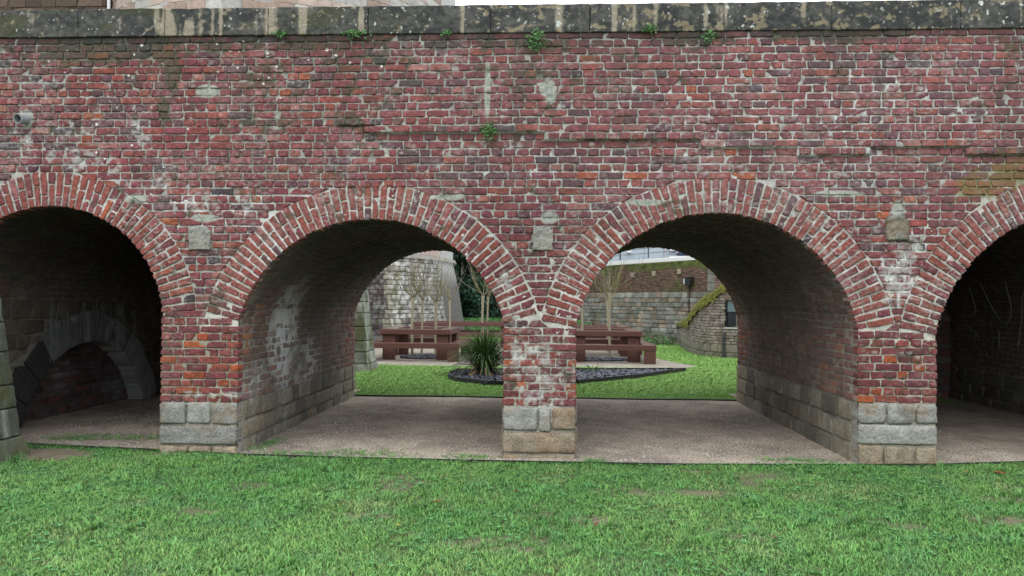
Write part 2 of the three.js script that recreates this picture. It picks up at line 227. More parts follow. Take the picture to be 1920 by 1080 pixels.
const faceMap = tex(FW, FH, (i, j) => {
  const x = fx(i), y = fyy(j), [lime, moss, yel, cem] = stains(x, y), id = idMap[j * FW + i];
  let c;
  if (id < 0) c = mortarTone(x, y, lime, moss, yel, cem);
  else {
    c = allB[id].c; const g = fbm(x * 40, y * 40, 81, 3), w = fbm(x * 3, y * 3, 82, 3);
    const hh = hash(i, j, 84), g2 = fbm(x * 75, y * 95, 86, 2); c = mul3(c, (0.45 + 0.75 * g + 0.4 * g2) * (0.82 + 0.36 * hh)); c = mix3(c, [0.34, 0.29, 0.28], ss(0.5, 0.8, g * 0.5 + w * 0.5) * 0.25); c = mix3(c, [0.45, 0.43, 0.41], ss(0.62, 0.8, g2) * 0.28 * ss(0.35, 0.65, w)); c = mix3(c, mul3(mortarTone(x, y, 0, 0, 0, 0), 0.9), ss(0.6, 0.7, fbm(x * 26, y * 48, 87, 2)) * 0.4 * ss(0.42, 0.62, fbm(x * 2.3, y * 3.1, 88, 2)));
    c = mix3(c, [0.05, 0.035, 0.035], ss(0.6, 0.8, fbm(x * 22, y * 30, 83, 2)) * 0.45);
    c = mix3(c, [0.3, 0.22, 0.23], (0.01 + 0.11 * ss(-3.5, 1, x)) * ss(2.0, 3, y));
    c = mix3(c, [0.42, 0.42, 0.4], lime * 0.72); c = mix3(c, [0.33, 0.34, 0.3], cem); c = mix3(c, [0.06, 0.065, 0.04], moss * 0.7); c = mix3(c, [0.2, 0.13, 0.035], yel * 0.65);
    c = mul3(c, 0.72 + 0.56 * fbm(x * 0.6, y * 0.8, 89, 3)); const run = ss(0.52, 0.72, fbm(x * 6, y * 0.45, 90, 3)) * ss(2.5, 4.2, y); c = mix3(c, [0.045, 0.045, 0.035], run * 0.42);
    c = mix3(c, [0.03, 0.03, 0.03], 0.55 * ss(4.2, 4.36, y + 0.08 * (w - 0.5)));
  }
  return mix3(c, [0.72, 0.72, 0.7], dot(x, y, 0.13, 0.017, 0.22) * ss(0.05, 0.4, ell(DOTS, x, y)));
}, true, false);
const mortarMap = tex(1024, 304, (i, j) => { const x = fx(i * 2 + 0.5), y = fyy(j * 2 + 0.5), [l, m, ye, ce] = stains(x, y); return mul3(mortarTone(x, y, l, m, ye, ce), 0.85 + 0.3 * hash(i, j, 4)); }, true, false);
const bumpFace = rep(grainBump, (X1 - X0) * 3, YT * 3);
M.face = std({ map: faceMap, bumpMap: bumpFace, bumpScale: 0.012, roughness: 0.93 });
M.mortar = std({ map: mortarMap, bumpMap: bumpFace, bumpScale: 0.01, roughness: 0.95 });

// solid core of the wall behind the facing (also its rear face)
{
  const shape = (l, r, list) => { const s = new THREE.Shape(); s.moveTo(l, -0.3); for (const a of list) { const g = 0.03, gl = a === ARCH[0] ? 0.28 : g; s.lineTo(a.cx - a.w - gl, -0.3); s.lineTo(a.cx - a.w - gl, a.ys); s.absarc(a.cx, a.yc, a.R + g, Math.PI - Math.asin((a.ys - a.yc) / (a.R + g)), Math.asin((a.ys - a.yc) / (a.R + g)), true); s.lineTo(a.cx + a.w + g, a.ys); s.lineTo(a.cx + a.w + g, -0.3); } s.lineTo(r, -0.3); s.lineTo(r, 4.6); s.lineTo(l, 4.6); s.closePath(); return s; };
  const ext = (s, d, z) => { const g = new THREE.ExtrudeGeometry(s, { depth: d, bevelEnabled: false, curveSegments: 48 }); g.translate(0, 0, z); return g; };
  const coreMat = std({ color: new THREE.Color().setRGB(0.16, 0.07, 0.06), map: rep(grainMap, 1, 1) });
  const blind = (l, r) => new THREE.BoxGeometry(r - l, 4.9, 0.5).translate((l + r) / 2, 2.15, -5.85);
  part('masonry_core', mergeGeometries([ext(shape(-3.6, 3.46, [ARCH[1], ARCH[2]]), 4.62, -4.66), ext(shape(-11, -3.6, [ARCH[0]]), 5.56, -5.6), ext(shape(3.46, 11, [ARCH[3]]), 5.56, -5.6)].concat([blind(-11, -3.6), blind(3.46, 11)].map((g) => g.toNonIndexed()))), coreMat, arcade);
}
// mortar bed of the face: one finely uneven sheet with the arches cut out
{
  const mb = new MB(), st = 0.0135, nx = Math.round((X1 - X0) / st), ny = Math.round(YT / st), id = new Int32Array((nx + 1) * (ny + 1)), G = 0.012;
  const inOpen = (x, y) => { for (const a of ARCH) { if (Math.abs(x - a.cx) > 2) continue; const d = y >= a.ys ? Math.hypot(x - a.cx, y - a.yc) - a.R - G : Math.abs(x - a.cx) - a.w - G; if (d < 0) return [a, d]; } return null; };
  for (let j = 0; j <= ny; j++) for (let i = 0; i <= nx; i++) {
    let x = X0 + (X1 - X0) * i / nx, y = YT * j / ny; const o = inOpen(x, y);
    if (o) { if (o[1] < -st * 1.5) { id[j * (nx + 1) + i] = -1; continue; } const a = o[0]; if (y >= a.ys) { const r = Math.hypot(x - a.cx, y - a.yc), k = (a.R + G) / r; x = a.cx + (x - a.cx) * k; y = a.yc + (y - a.yc) * k; } else x = a.cx + Math.sign(x - a.cx) * (a.w + G); }
    const n = fbm(x * 30, y * 30, 101, 3), m = fbm(x * 4, y * 4, 103, 3), L = Math.max(ell(LIME, x, y), ell(CEMENT, x, y));
    const z = -0.0195 + 0.0165 * n + 0.0035 * ss(0.55, 0.75, m) + 0.008 * L + bulge(x, y) - (Math.abs(y - (FY + CH * Math.round((crackY(x) - FY) / CH)) + 0.006) < 0.012 ? 0.03 * ss(-2.6, -1.6, x) * ss(0.4, 0.55, fbm(x * 2, 5, 105, 2)) : 0);
    id[j * (nx + 1) + i] = mb.v([x, y, z], fuv(x, y));
  }
  for (let j = 0; j < ny; j++) for (let i = 0; i < nx; i++) { const a = id[j * (nx + 1) + i], b = id[j * (nx + 1) + i + 1], c = id[(j + 1) * (nx + 1) + i + 1], d = id[(j + 1) * (nx + 1) + i]; if (a >= 0 && b >= 0 && c >= 0 && d >= 0) mb.q(a, b, c, d); }
  part('mortar', mb.geo(false), M.mortar, arcade);
}
const Fface = (x, y, h) => [x, y, h];
function layFace(list, name, count, score) { // the 300 that show largest are parts of their own
  const order = list.map((b, n) => [score(b), n]).sort((p, q) => q[0] - p[0]), single = new Set(order.slice(0, count).map((o) => o[1])), rest = new MB(), rnd = mulberry(name.length * 7 + 1);
  list.forEach((b, n) => {
    const mb = single.has(n) ? new MB() : rest;
    block(mb, Fface, b.q, { h0: bulge(b.x, b.y) + (rnd() - 0.5) * 0.008, depth: 0.1, ch: 0.008, jit: 0.007, rough: 0.0042, drop: 0.0035, nx: 3, rnd, uvF: fuv, chip: 0.13 });
    if (mb !== rest) part(name, mb.geo(false), M.face, arcade);
  });
  if (rest.n) tag(part(name, rest.geo(false), M.face, arcade), null, null, null, 'stuff');
}
const shown = (b) => { const inF = b.x > -5.85 && b.x < 4.75; const a = Math.abs((b.q[1][0] - b.q[0][0]) * (b.q[2][1] - b.q[0][1]) - (b.q[1][1] - b.q[0][1]) * (b.q[2][0] - b.q[0][0])); return (inF ? 1 : 0.01) * a / Math.hypot(b.x, b.y - 1.61, 7.6) ** 2; };
layFace(faceBricks, 'brick', 300, shown);
layFace(ringBricks, 'voussoir', 300, shown);

// dressed stone at the foot of the piers
const stoneTone = (rnd, warm) => { const c = warm ? [0.33, 0.28, 0.21] : [0.33, 0.34, 0.32]; return mul3(c, 0.8 + 0.4 * rnd()); };
function ashlar(name, F, q, o) { const mb = new MB(); block(mb, F, q, { nx: 4, ny: 3, ch: 0.02, jit: 0.006, rough: 0.006, drop: 0.012, chip: 0.3, depth: 0.12, ...o }); return part(name, mb.geo(), o.mat || M.granite, arcade); }
const rs = mulberry(77);
const speck = (c, s) => (a, b) => mix3(mul3(c, 0.75 + 0.5 * fbm(a * 9, b * 9, s, 3)), [0.3, 0.18, 0.1], ss(0.55, 0.75, fbm(a * 5 + 9, b * 5, s + 3, 3)) * 0.4);
const PST = [
  [[-7.4, 0.33, -6.42, FY], [-7.4, -0.1, -6.42, 0.315]],
  [[-4.0, 0.325, -3.73, FY - 0.01], [-3.715, 0.33, -3.47, FY - 0.005], [-3.455, 0.325, -3.185, FY - 0.01], [-4.0, 0.115, -3.185, 0.305], [-4.0, -0.1, -3.7, 0.1], [-3.69, -0.1, -3.45, 0.1], [-3.43, -0.1, -3.185, 0.1]],
  [[-0.435, 0.31, -0.085, FY - 0.012], [-0.07, 0.3, 0.05, FY - 0.01], [0.065, 0.325, 0.3, FY - 0.012], [-0.44, 0.085, 0.3, 0.29], [-0.44, -0.1, -0.22, 0.065], [-0.205, -0.1, 0.11, 0.07], [0.125, -0.1, 0.3, 0.055]],
  [[3.1, 0.43, 3.37, FY + CH - 0.01], [3.38, 0.43, 3.635, FY + CH - 0.01], [3.66, 0.435, 3.865, FY + CH - 0.012], [3.1, 0.225, 3.865, 0.42], [3.1, -0.1, 3.335, 0.21], [3.35, -0.1, 3.64, 0.205], [3.655, -0.1, 3.865, 0.2]],
  [[6.94, 0.33, 7.4, FY], [6.94, -0.1, 7.4, 0.315]]];
PST.forEach((L, p) => L.forEach((s, k) => { const warm = (p === 2 && k > 1) || (p === 3 && k > 3) || (p === 1 && k > 3); ashlar('stone_block', Fface, rect(...s), { h0: 0.012 + 0.012 * rs(), nx: 7, ny: 4, rnd: rs, col: speck(stoneTone(rs, warm), p * 9 + k), depth: 0.14 }); }));
// three granite blocks let into the spandrels
for (const [x0, y0, x1, y1, k] of [[-3.72, 2.13, -3.49, 2.37, 1], [-0.145, 2.14, 0.06, 2.38, 2], [3.37, 2.25, 3.6, 2.5, 3]])
  ashlar('corbel_stone', Fface, rect(x0, y0, x1, y1), { h0: 0.022, nx: 9, ny: 9, rough: k === 3 ? 0.012 : 0.009, ch: k === 3 ? 0.022 : 0.008, jit: 0.005, drop: 0.008, chip: 1, rnd: rs, col: speck(k === 3 ? [0.24, 0.24, 0.21] : [0.36, 0.36, 0.33], 200 + k), depth: 0.12 });

// coping
const copMap = tex(2048, 64, (i, j) => {
  const x = X0 + (i + 0.5) / 2048 * (X1 - X0), y = 4.36 + (j + 0.5) / 64 * 0.34, n = fbm(x * 5, y * 9, 121, 4), m = fbm(x * 25, y * 25, 123, 3), v = fbm(x * 9, y * 0.8, 127, 3);
  let c = mix3([0.03, 0.034, 0.033], [0.1, 0.1, 0.09], ss(0.3, 0.75, n * 0.5 + m * 0.5));
  c = mix3(c, [0.06, 0.065, 0.03], ss(0.5, 0.7, fbm(x * 3, y * 6, 131, 3)) * ss(0, -3, x) * 0.7);
  c = mix3(c, [0.34, 0.3, 0.23], ss(0.67, 0.8, v + 0.12 * (m - 0.5) + ell([[-3.85, 4.42, 0.28, 0.2, 0.3], [-4.1, 4.5, 0.06, 0.3, 0.25], [-4.45, 4.5, 0.08, 0.2, 0.2], [-1.95, 4.5, 0.07, 0.3, 0.28], [1.75, 4.5, 0.2, 0.3, 0.13], [3.3, 4.5, 0.2, 0.3, 0.1]], x, y)) * 0.85);
  c = mix3(c, [0.4, 0.33, 0.2], ss(0.6, 0.68, fbm(x * 11, y * 14, 133, 3) * 0.65 + m * 0.35 + (x > -0.8 ? 0.025 : -0.05)) * 0.45);
  const qx = x + 0.03 * (vn(x * 40, y * 40, 139) - 0.5), qy = y + 0.03 * (vn(x * 40, y * 40, 140) - 0.5); c = mix3(c, [0.55, 0.58, 0.55], Math.max(dot(qx, qy, 0.1, 0.024, 0.3) * ss(0.5, 0.62, fbm(x * 2.2, y * 2, 137, 2)) * ss(-4, -3, x), 0.8 * dot(qx + 5, qy + 3, 0.045, 0.009, 0.22))); c = mul3(c, 0.75 + 0.5 * hash(i, j, 141));
  return c;
}, true, false);
M.coping = std({ map: copMap, bumpMap: rep(grainBump, 40, 1), bumpScale: 0.012 });
{
  const J = [-7.4, -6.2, -4.94, -4.01, -2.91, -1.86, -0.59, 0.42, 1.77, 2.84, 4.1, 5.2, 6.3, 7.4], rnd = mulberry(5);
  for (let k = 0; k < J.length - 1; k++) {
    const mb = new MB(), h = 0.02 + 0.006 * rnd(), y0 = YT - 0.005 + 0.006 * (rnd() - 0.5), y1 = 4.655 + 0.007 * (rnd() - 0.5);
    block(mb, Fface, rect(J[k] + 0.0015, y0, J[k + 1] - 0.0015, y1), { h0: h, depth: 0.62, nx: 14, ny: 4, ch: 0.008, jit: 0.005, rough: 0.005, drop: 0.006, rnd, uvF: (a, b) => [(a - X0) / (X1 - X0), (b - 4.36) / 0.34], chip: 0 });
    const g = mb.geo(false); part('coping_stone', g, M.coping, arcade);
  }
  part('deck', new THREE.BoxGeometry(22, 0.1, 4.1).translate(0, 4.6, -2.6), std({ color: new THREE.Color().setRGB(0.2, 0.19, 0.17) }), arcade);
}

// vaults: jambs and soffits, bricks laid along the depth, three courses of stone at the foot
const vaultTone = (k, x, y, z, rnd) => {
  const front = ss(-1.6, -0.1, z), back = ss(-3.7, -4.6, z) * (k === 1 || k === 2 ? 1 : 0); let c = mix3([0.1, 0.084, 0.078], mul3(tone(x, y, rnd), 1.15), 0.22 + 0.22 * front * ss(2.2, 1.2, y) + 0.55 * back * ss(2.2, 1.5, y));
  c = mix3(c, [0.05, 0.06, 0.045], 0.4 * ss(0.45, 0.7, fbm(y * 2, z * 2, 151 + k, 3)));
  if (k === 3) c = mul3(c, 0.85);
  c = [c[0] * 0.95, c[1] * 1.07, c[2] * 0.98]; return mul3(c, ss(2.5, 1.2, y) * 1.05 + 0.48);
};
const vLime = [[-1.35, 1.2, 0.65, 0.8, 1.0], [-2.2, 0.8, 0.8, 0.45, 0.6], [-0.5, 0.7, 0.4, 0.3, 0.5]];
const vaultStones = [], vaultBricks = [];
ARCH.forEach((a, k) => {
  const th = Math.asin((a.ys - a.yc) / a.R), La = a.ys, Lr = a.R * (Math.PI - 2 * th), L = 2 * La + Lr;
  const F = (z, s, h) => { if (s < La) return [a.cx - a.w + h, s, z]; if (s > L - La) return [a.cx + a.w - h, L - s, z]; const t = Math.PI - th - (s - La) / a.R; return [a.cx + (a.R - h) * Math.cos(t), a.yc + (a.R - h) * Math.sin(t), z]; };
  const rnd = mulberry(300 + k), depth = a.d, z1 = -0.1, uvv = (z, s) => [z, s];
  const stop = [k === 1 || k === 2 ? 0.555 : 0.5, k === 2 ? 0.63 : 0.555];
  { // mortar
    const mb = new MB(), ns = Math.round(L / 0.03), nz = Math.round(depth / 0.03), at = [];
    for (let j = 0; j <= ns; j++) for (let i = 0; i <= nz; i++) {
      const s = L * j / ns, z = -0.02 - (depth - 0.03) * i / nz, p = F(z, s, 0); const lim = k === 1 && p[0] < a.cx - 0.8 ? ell(vLime, z, p[1]) : 0;
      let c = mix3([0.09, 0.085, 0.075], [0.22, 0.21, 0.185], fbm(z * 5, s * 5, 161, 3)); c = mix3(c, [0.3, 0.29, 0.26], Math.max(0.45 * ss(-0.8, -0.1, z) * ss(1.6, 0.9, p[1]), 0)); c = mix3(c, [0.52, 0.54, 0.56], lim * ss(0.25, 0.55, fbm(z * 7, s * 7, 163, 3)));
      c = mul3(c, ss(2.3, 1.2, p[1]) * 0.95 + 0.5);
      at.push(mb.v(F(z, s, -0.013 + 0.012 * fbm(z * 22, s * 22, 165, 2) + 0.011 * lim), [z, s], c));
    }
    for (let j = 0; j < ns; j++) for (let i = 0; i < nz; i++) { const b = j * (nz + 1) + i; const sc = L * (j + 0.5) / ns, zc = -0.02 - (depth - 0.03) * (i + 0.5) / nz; if (k === 0 && sc < La && Math.hypot(zc + 2.63, sc + 0.44) < 1.54) continue; mb.q(at[b], at[b + nz + 1], at[b + nz + 2], at[b + 1]); }
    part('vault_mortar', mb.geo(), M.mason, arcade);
  }
  const nRow = Math.round((L - stop[0] - stop[1]) / CH), rh = (L - stop[0] - stop[1]) / nRow;
  for (let j = 0; j < nRow; j++) {
    const s0 = stop[0] + j * rh; let z = z1 - 0.005 - (j % 2 ? 0.1 : 0) * rnd();
    if (k === 0 && s0 < La) continue; // the left wall of this vault is stone
    while (z > -depth + 0.03) {
      let len = (j % 3 === 1 ? 0.105 : 0.212) + 0.02 * rnd(); if (z - len < -depth + 0.06) len = z + depth - 0.005;
      const zc = z - len / 2, p = F(zc, s0 + rh / 2, 0), dz = () => (rnd() - 0.5) * 0.006;
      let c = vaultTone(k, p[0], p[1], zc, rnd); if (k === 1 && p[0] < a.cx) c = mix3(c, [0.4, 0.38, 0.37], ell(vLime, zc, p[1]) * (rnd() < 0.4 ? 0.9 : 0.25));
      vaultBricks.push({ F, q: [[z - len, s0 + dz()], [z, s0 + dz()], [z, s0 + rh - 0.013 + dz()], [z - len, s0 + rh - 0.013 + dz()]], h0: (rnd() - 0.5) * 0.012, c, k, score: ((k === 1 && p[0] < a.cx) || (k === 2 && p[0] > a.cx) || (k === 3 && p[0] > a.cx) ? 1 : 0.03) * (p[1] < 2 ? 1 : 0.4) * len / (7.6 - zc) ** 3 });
      z -= len + 0.012 + 0.006 * rnd();
    }
  }
  for (const side of [0, 1]) {
    if (k === 0 && side === 0) continue;
    const top = stop[side], hs = [-0.1, k === 2 && side ? 0.2 : 0.15, k === 2 && side ? 0.42 : 0.34, top];
    for (let r = 0; r < 3; r++) {
      let z = -0.145;
      while (z > -depth + 0.05) {
        let len = 0.22 + 0.3 * rnd(); if (z - len < -depth + 0.2) len = z + depth - 0.005;
        const q0 = rect(z - len, hs[r] + 0.008, z - 0.01, hs[r + 1] - 0.008), zc = z - len / 2, q = side ? q0.map(([u, v]) => [u, L - v]).reverse() : q0;
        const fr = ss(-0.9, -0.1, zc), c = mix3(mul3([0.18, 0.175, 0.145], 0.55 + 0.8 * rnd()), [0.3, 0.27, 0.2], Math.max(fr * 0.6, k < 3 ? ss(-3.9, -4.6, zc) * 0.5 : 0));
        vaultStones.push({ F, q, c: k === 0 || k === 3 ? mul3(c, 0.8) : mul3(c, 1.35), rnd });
        z -= len + 0.006;
      }
    }
  }
});
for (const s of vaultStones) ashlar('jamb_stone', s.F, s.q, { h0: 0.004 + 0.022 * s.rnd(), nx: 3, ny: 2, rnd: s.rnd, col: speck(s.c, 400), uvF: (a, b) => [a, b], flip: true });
{
  const single = new Set(vaultBricks.map((b, n) => [b.score, n]).sort((p, q) => q[0] - p[0]).slice(0, 260).map((o) => o[1])), rest = new MB(), rnd = mulberry(9);
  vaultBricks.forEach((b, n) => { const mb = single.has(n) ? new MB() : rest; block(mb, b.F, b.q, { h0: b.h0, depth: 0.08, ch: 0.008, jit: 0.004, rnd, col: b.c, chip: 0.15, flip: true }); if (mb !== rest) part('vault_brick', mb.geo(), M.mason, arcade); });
  tag(part('vault_brick', rest.geo(), M.mason, arcade), null, null, null, 'stuff');
}
// end walls of the two blind vaults
{
  const mb = new MB(), rnd = mulberry(21); for (const k of [0, 3]) { const a = ARCH[k]; for (let y = 0.02, j = 0; y < 2.7; y += CH * 1.5, j++) for (let x = a.cx - 1.6 - (j % 2) * 0.12; x < a.cx + 1.28; x += 0.3) block(mb, (u, v, h) => [u, v, -5.57 + h], rect(x, y, x + 0.285, y + CH * 1.5 - 0.014), { nx: 1, ny: 1, rnd, h0: 0.01 * rnd(), col: mul3([0.13, 0.115, 0.11], 0.6 + 0.8 * rnd()), depth: 0.05 }); }
  tag(part('end_wall_brick', mb.geo(), M.mason, arcade), null, null, null, 'stuff');
}
// left wall of the first vault: squared stone with a low blind arch closed with brick
{
  const a = ARCH[0], X = a.cx - a.w, zc = -2.63, R = 1.46, yc = -0.44, Rt = 0.42, rnd = mulberry(31), F = (z, y, h) => [X + h, y, z], FB = (z, y, h) => [X - 0.22 + h, y, z];
  const streak = (z, y) => 1.2 * ss(0.5, 0.7, fbm(z * 16, y * 0.7, 171, 2)) * ss(0.4, 0.9, y) * ss(1.75, 1.35, y) * ss(-1.6, -2.2, z) * ss(-4.6, -3.2, z);
  const limeMat = std({ color: new THREE.Color().setRGB(0.3, 0.33, 0.34), side: THREE.DoubleSide });
  for (let y = 0.0, r = 0; y < 1.45; r++) {
    const h = 0.17 + 0.06 * rnd(); let z = -0.145;
    while (z > -5.5) {
      const len = 0.25 + 0.3 * rnd(), e = z - len, out = (q) => Math.hypot(q[0] - zc, q[1] - yc) > R + Rt - 0.01;
      const q = rect(e + 0.008, y + 0.006, z - 0.006, y + h - 0.008);
      const inn = q.filter((p) => !out(p)).length;
      if (inn < 4) { for (const p of q) if (!out(p)) { const d = Math.hypot(p[0] - zc, p[1] - yc), t = (R + Rt + 0.012) / d; const nz = zc + (p[0] - zc) * t; p[0] = Math.min(z, Math.max(e, nz)); if (!out(p)) p[1] = Math.min(y + h - 0.02, yc + Math.sqrt(Math.max(0, (R + Rt + 0.012) ** 2 - (p[0] - zc) ** 2))); }
        const c = mul3([0.175, 0.15, 0.12], 0.6 + 0.8 * rnd()); ashlar('jamb_stone', F, q, { h0: 0.02 * rnd(), nx: 3, ny: 2, rnd, col: (u, v) => mix3(mul3(c, 0.8 + 0.4 * fbm(u * 8, v * 8, 173, 2)), [0.4, 0.43, 0.43], 0.8 * streak(u, v)) }); }
      z = e;
    }
    y += h;
  }
  const top = 1.42; for (let y = 1.45, j = 0; y < a.ys + 0.02; y += CH, j++) for (let z = -0.12 - (j % 2) * 0.1; z > -5.5; z -= 0.235) { const mb = new MB(); block(mb, F, rect(z - 0.222, y, z, y + CH - 0.012), { rnd, h0: 0.008 * rnd(), col: mul3([0.12, 0.092, 0.088], 0.7 + 0.6 * rnd()) }); part('vault_brick', mb.geo(), M.mason, arcade); }
  const ta = Math.acos(1.4 / R), n = 11; // ring of dark stones
  for (let k = 0; k < n; k++) { const t0 = lerp(ta, Math.PI - ta, (k + 0.015) / n), t1 = lerp(ta, Math.PI - ta, (k + 0.985) / n), P = (r, t) => [zc + r * Math.cos(t), yc + r * Math.sin(t)], lt = k < 6 && k > 0, rr = R + Rt * (0.86 + 0.2 * rnd());
    ashlar('arch_stone', F, [P(R, t0), P(rr, t0), P(rr, t1), P(R, t1)].map(([z, y]) => [z, Math.max(y, -0.06)]), { h0: 0.026 + 0.006 * rnd(), ch: 0.01, drop: 0.005, depth: 0.26, nx: 4, ny: 4, rnd, flip: true, col: (u, v) => mix3(mul3(k < 3 ? [0.05, 0.05, 0.056] : k > 7 ? [0.4, 0.42, 0.43] : [0.2, 0.215, 0.225], 0.8 + 0.5 * fbm(u * 6, v * 6, 175, 3)), [0.5, 0.53, 0.54], k < 3 ? 0 : streak(u, v)) }); }
  for (let y = -0.02, j = 0; y < 1.05; y += CH, j++) { const hw = Math.sqrt(Math.max(0, (R + 0.03) ** 2 - (y + 0.04 - yc) ** 2)); let z = zc + hw - 0.12 * (j % 2); while (z > zc - hw) { const len = j % 3 === 1 ? 0.11 : 0.22, mb = new MB(), lim = ell([[-2.2, 0.55, 0.5, 0.3, 0.7], [-3.6, 0.2, 0.6, 0.25, 0.7]], z, y); block(mb, FB, rect(z - len, y, z, y + CH - 0.013), { rnd, h0: 0.01 * rnd(), col: mix3(mul3(rnd() < 0.2 ? [0.15, 0.06, 0.055] : [0.1, 0.07, 0.072], 0.6 + 0.8 * rnd()), [0.3, 0.29, 0.29], rnd() < 0.6 ? lim : lim * 0.3) }); part('infill_brick', mb.geo(), M.mason, arcade); z -= len + 0.013; } }
  for (let k = 0; k < 34; k++) { // lime running down from the vault
    const z = -1.7 - 2.4 * rnd() * rnd(), yt = 1.3 + 0.35 * rnd(), l = 0.15 + 0.55 * rnd(), w = 0.003 + 0.006 * rnd(), s = new MB(), dx = (rnd() - 0.5) * 0.03; let p = null;
    for (let i = 0; i <= 8; i++) { const u = i / 8, y = yt - l * u, d = Math.hypot(z - zc, y - yc); if (d < R + 0.03) break; const h = lerp(0.024, 0.046, ss(R + Rt + 0.1, R + Rt - 0.04, d)), ww = w * (1 - 0.6 * u) * (0.7 + 0.5 * rnd()), zz = z + dx * u; const f = (zq) => y <= a.ys ? F(zq, y, h) : [a.cx - Math.sqrt(Math.max(0, (a.R - h) ** 2 - (y - a.yc) ** 2)), y, zq]; const q = [s.v(f(zz - ww), [0, u]), s.v(f(zz + ww), [1, u])]; if (p) s.q(p[0], p[1], q[1], q[0]); p = q; }
    if (s.n > 3) part('lime_streak', s.geo(false), limeMat, arcade);
  }
  const mb = new MB(), g = 24; for (let j = 0; j <= g; j++) for (let i = 0; i <= g; i++) { const z = zc + (i / g - 0.5) * 2.96, y = j / g * 1.12 - 0.02; mb.v([X - 0.232 + 0.006 * vn(z * 20, y * 20, 3), y, z], [z, y], mul3([0.16, 0.155, 0.15], 0.6 + 0.6 * fbm(z * 4, y * 4, 177, 2))); }
  for (let j = 0; j < g; j++) for (let i = 0; i < g; i++) { const b = j * (g + 1) + i; mb.q(b, b + 1, b + g + 2, b + g + 1); } part('niche_mortar', mb.geo(), M.mason, arcade);
}

// outlines shared by the garden and the grass
const BED = [[-2.02, -7.85], [-1.8, -7.35], [-1.12, -6.72], [-0.9, -6.68], [0.63, -7.07], [2.05, -8.55], [3.28, -10.15], [1.7, -9.85], [-0.4, -9.6], [-2.0, -9.25], [-2.1, -8.6]];
const bedIn = (x, z) => { let c = false; for (let i = 0, j = BED.length - 1; i < BED.length; j = i++) { const [a, b] = BED[i], [d, e] = BED[j]; if ((b > z) !== (e > z) && x < (d - a) * (z - b) / (e - b) + a) c = !c; } return c; };
const SW = [[5.5, -24.2], [4.91, -19.8], [4.69, -17.4], [4.66, -16.4], [4.69, -15.7], [4.8, -15.2], [4.99, -14.87], [5.38, -14.5], [5.75, -14.22], [6.6, -13.75], [8.2, -13.2]];
const wallX = (z) => { if (z > -14.2) return 5.75 + (z + 14.22) * 1.8; if (z < -23.7) return 5.37 + (z + 23.7) * 0.63; for (let k = 1; k < 9; k++) if (z < SW[k][1]) return lerp(SW[k - 1][0], SW[k][0], (z - SW[k - 1][1]) / (SW[k][1] - SW[k - 1][1])); return 5.7; };

// ───────────────────────── ground ─────────────────────────
const edgeZ = (x) => { const P = [[-8, -0.45], [-5.7, -0.28], [-4.9, -0.17], [-4.0, -0.06], [-3.15, 0.09], [-2, 0.16], [-0.4, 0.2], [1.4, 0.2], [3.1, 0.08], [3.9, 0], [4.8, -0.19], [8, -0.6]]; for (let k = 1; k < P.length; k++) if (x < P[k][0]) return lerp(P[k - 1][1], P[k][1], Math.max(0, (x - P[k - 1][0]) / (P[k][0] - P[k - 1][0]))); return -0.6; };
const hill = (x, z) => 0.55 * ss(-20.5, -31, z) * ss(6.2, 2.2, x + (z + 24) * 0.25) + 0.03 * (fbm(x * 0.7, z * 0.7, 201, 3) - 0.5);
const padIn = (x, z) => { // pale gravel terrace under the tables
  if (z > -10.85 || z < -24) return 0; const right = 3.75 - 0.55 * ss(-12, -10.8, z) + 0.35 * Math.sin(z) - 0.9 * ss(-13.5, -17, z); const left = -6.2; return ss(0, 0.25, Math.min(-10.85 - z + 0.1 * (vn(x * 2, 1, 4) - 0.5), right - x + 0.12 * (vn(z * 3, 2, 4) - 0.5), x - left, z + 22));
};
function sheet(name, x0, x1, z0, z1, st, hf, colf, mat, keep = () => true) {
  const mb = new MB(), nx = Math.round((x1 - x0) / st), nz = Math.round((z1 - z0) / st);
  for (let j = 0; j <= nz; j++) for (let i = 0; i <= nx; i++) { const x = x0 + (x1 - x0) * i / nx, z = z0 + (z1 - z0) * j / nz; mb.v([x, hf(x, z), z], [x, z], colf(x, z)); }
  for (let j = 0; j < nz; j++) for (let i = 0; i < nx; i++) { const b = j * (nx + 1) + i; if (keep(x0 + (x1 - x0) * (i + 0.5) / nx, z0 + (z1 - z0) * (j + 0.5) / nz)) mb.q(b, b + nx + 1, b + nx + 2, b + 1); }
  const m = part(name, mb.geo(), mat); m.userData.kind = 'structure'; return m;
}
{
  const g = new THREE.PlaneGeometry(500, 500).rotateX(-Math.PI / 2).translate(0, -0.12, 0); tag(part('ground', g, std({ color: new THREE.Color().setRGB(0.06, 0.07, 0.035) })), null, null, null, 'structure');
}
const bareF = (x, z) => ss(0.62, 0.8, fbm(x * 1.6 + 4, z * 2.4, 211, 4)) * 0.7 + (0.5 + fbm(x * 6, z * 7, 212, 2)) * ell([[0.35, 2.1, 0.22, 0.2, 0.9], [1.35, 1.25, 0.34, 0.12, 0.8], [1.9, 1.05, 0.26, 0.1, 0.6], [-5.2, 0.2, 0.75, 0.4, 1.4], [0.2, 0.75, 0.3, 0.15, 0.45], [3.4, 1.9, 0.4, 0.2, 0.9], [-1.3, 2.1, 0.3, 0.1, 0.8]], x, z);
const soilTone = (x, z) => mix3([0.1, 0.14, 0.05], [0.26, 0.215, 0.16], Math.min(1, bareF(x, z) * 0.8 + 0.25 * fbm(x * 4, z * 4, 213, 3)));
const frontH = (x, z) => 0.025 + 0.03 * (fbm(x * 1.1, z * 1.1, 215, 3) - 0.5) - 0.0 * z;
sheet('lawn', -12, 12, -0.62, 12, 0.08, frontH, soilTone, M.soil, (x, z) => z > edgeZ(x));
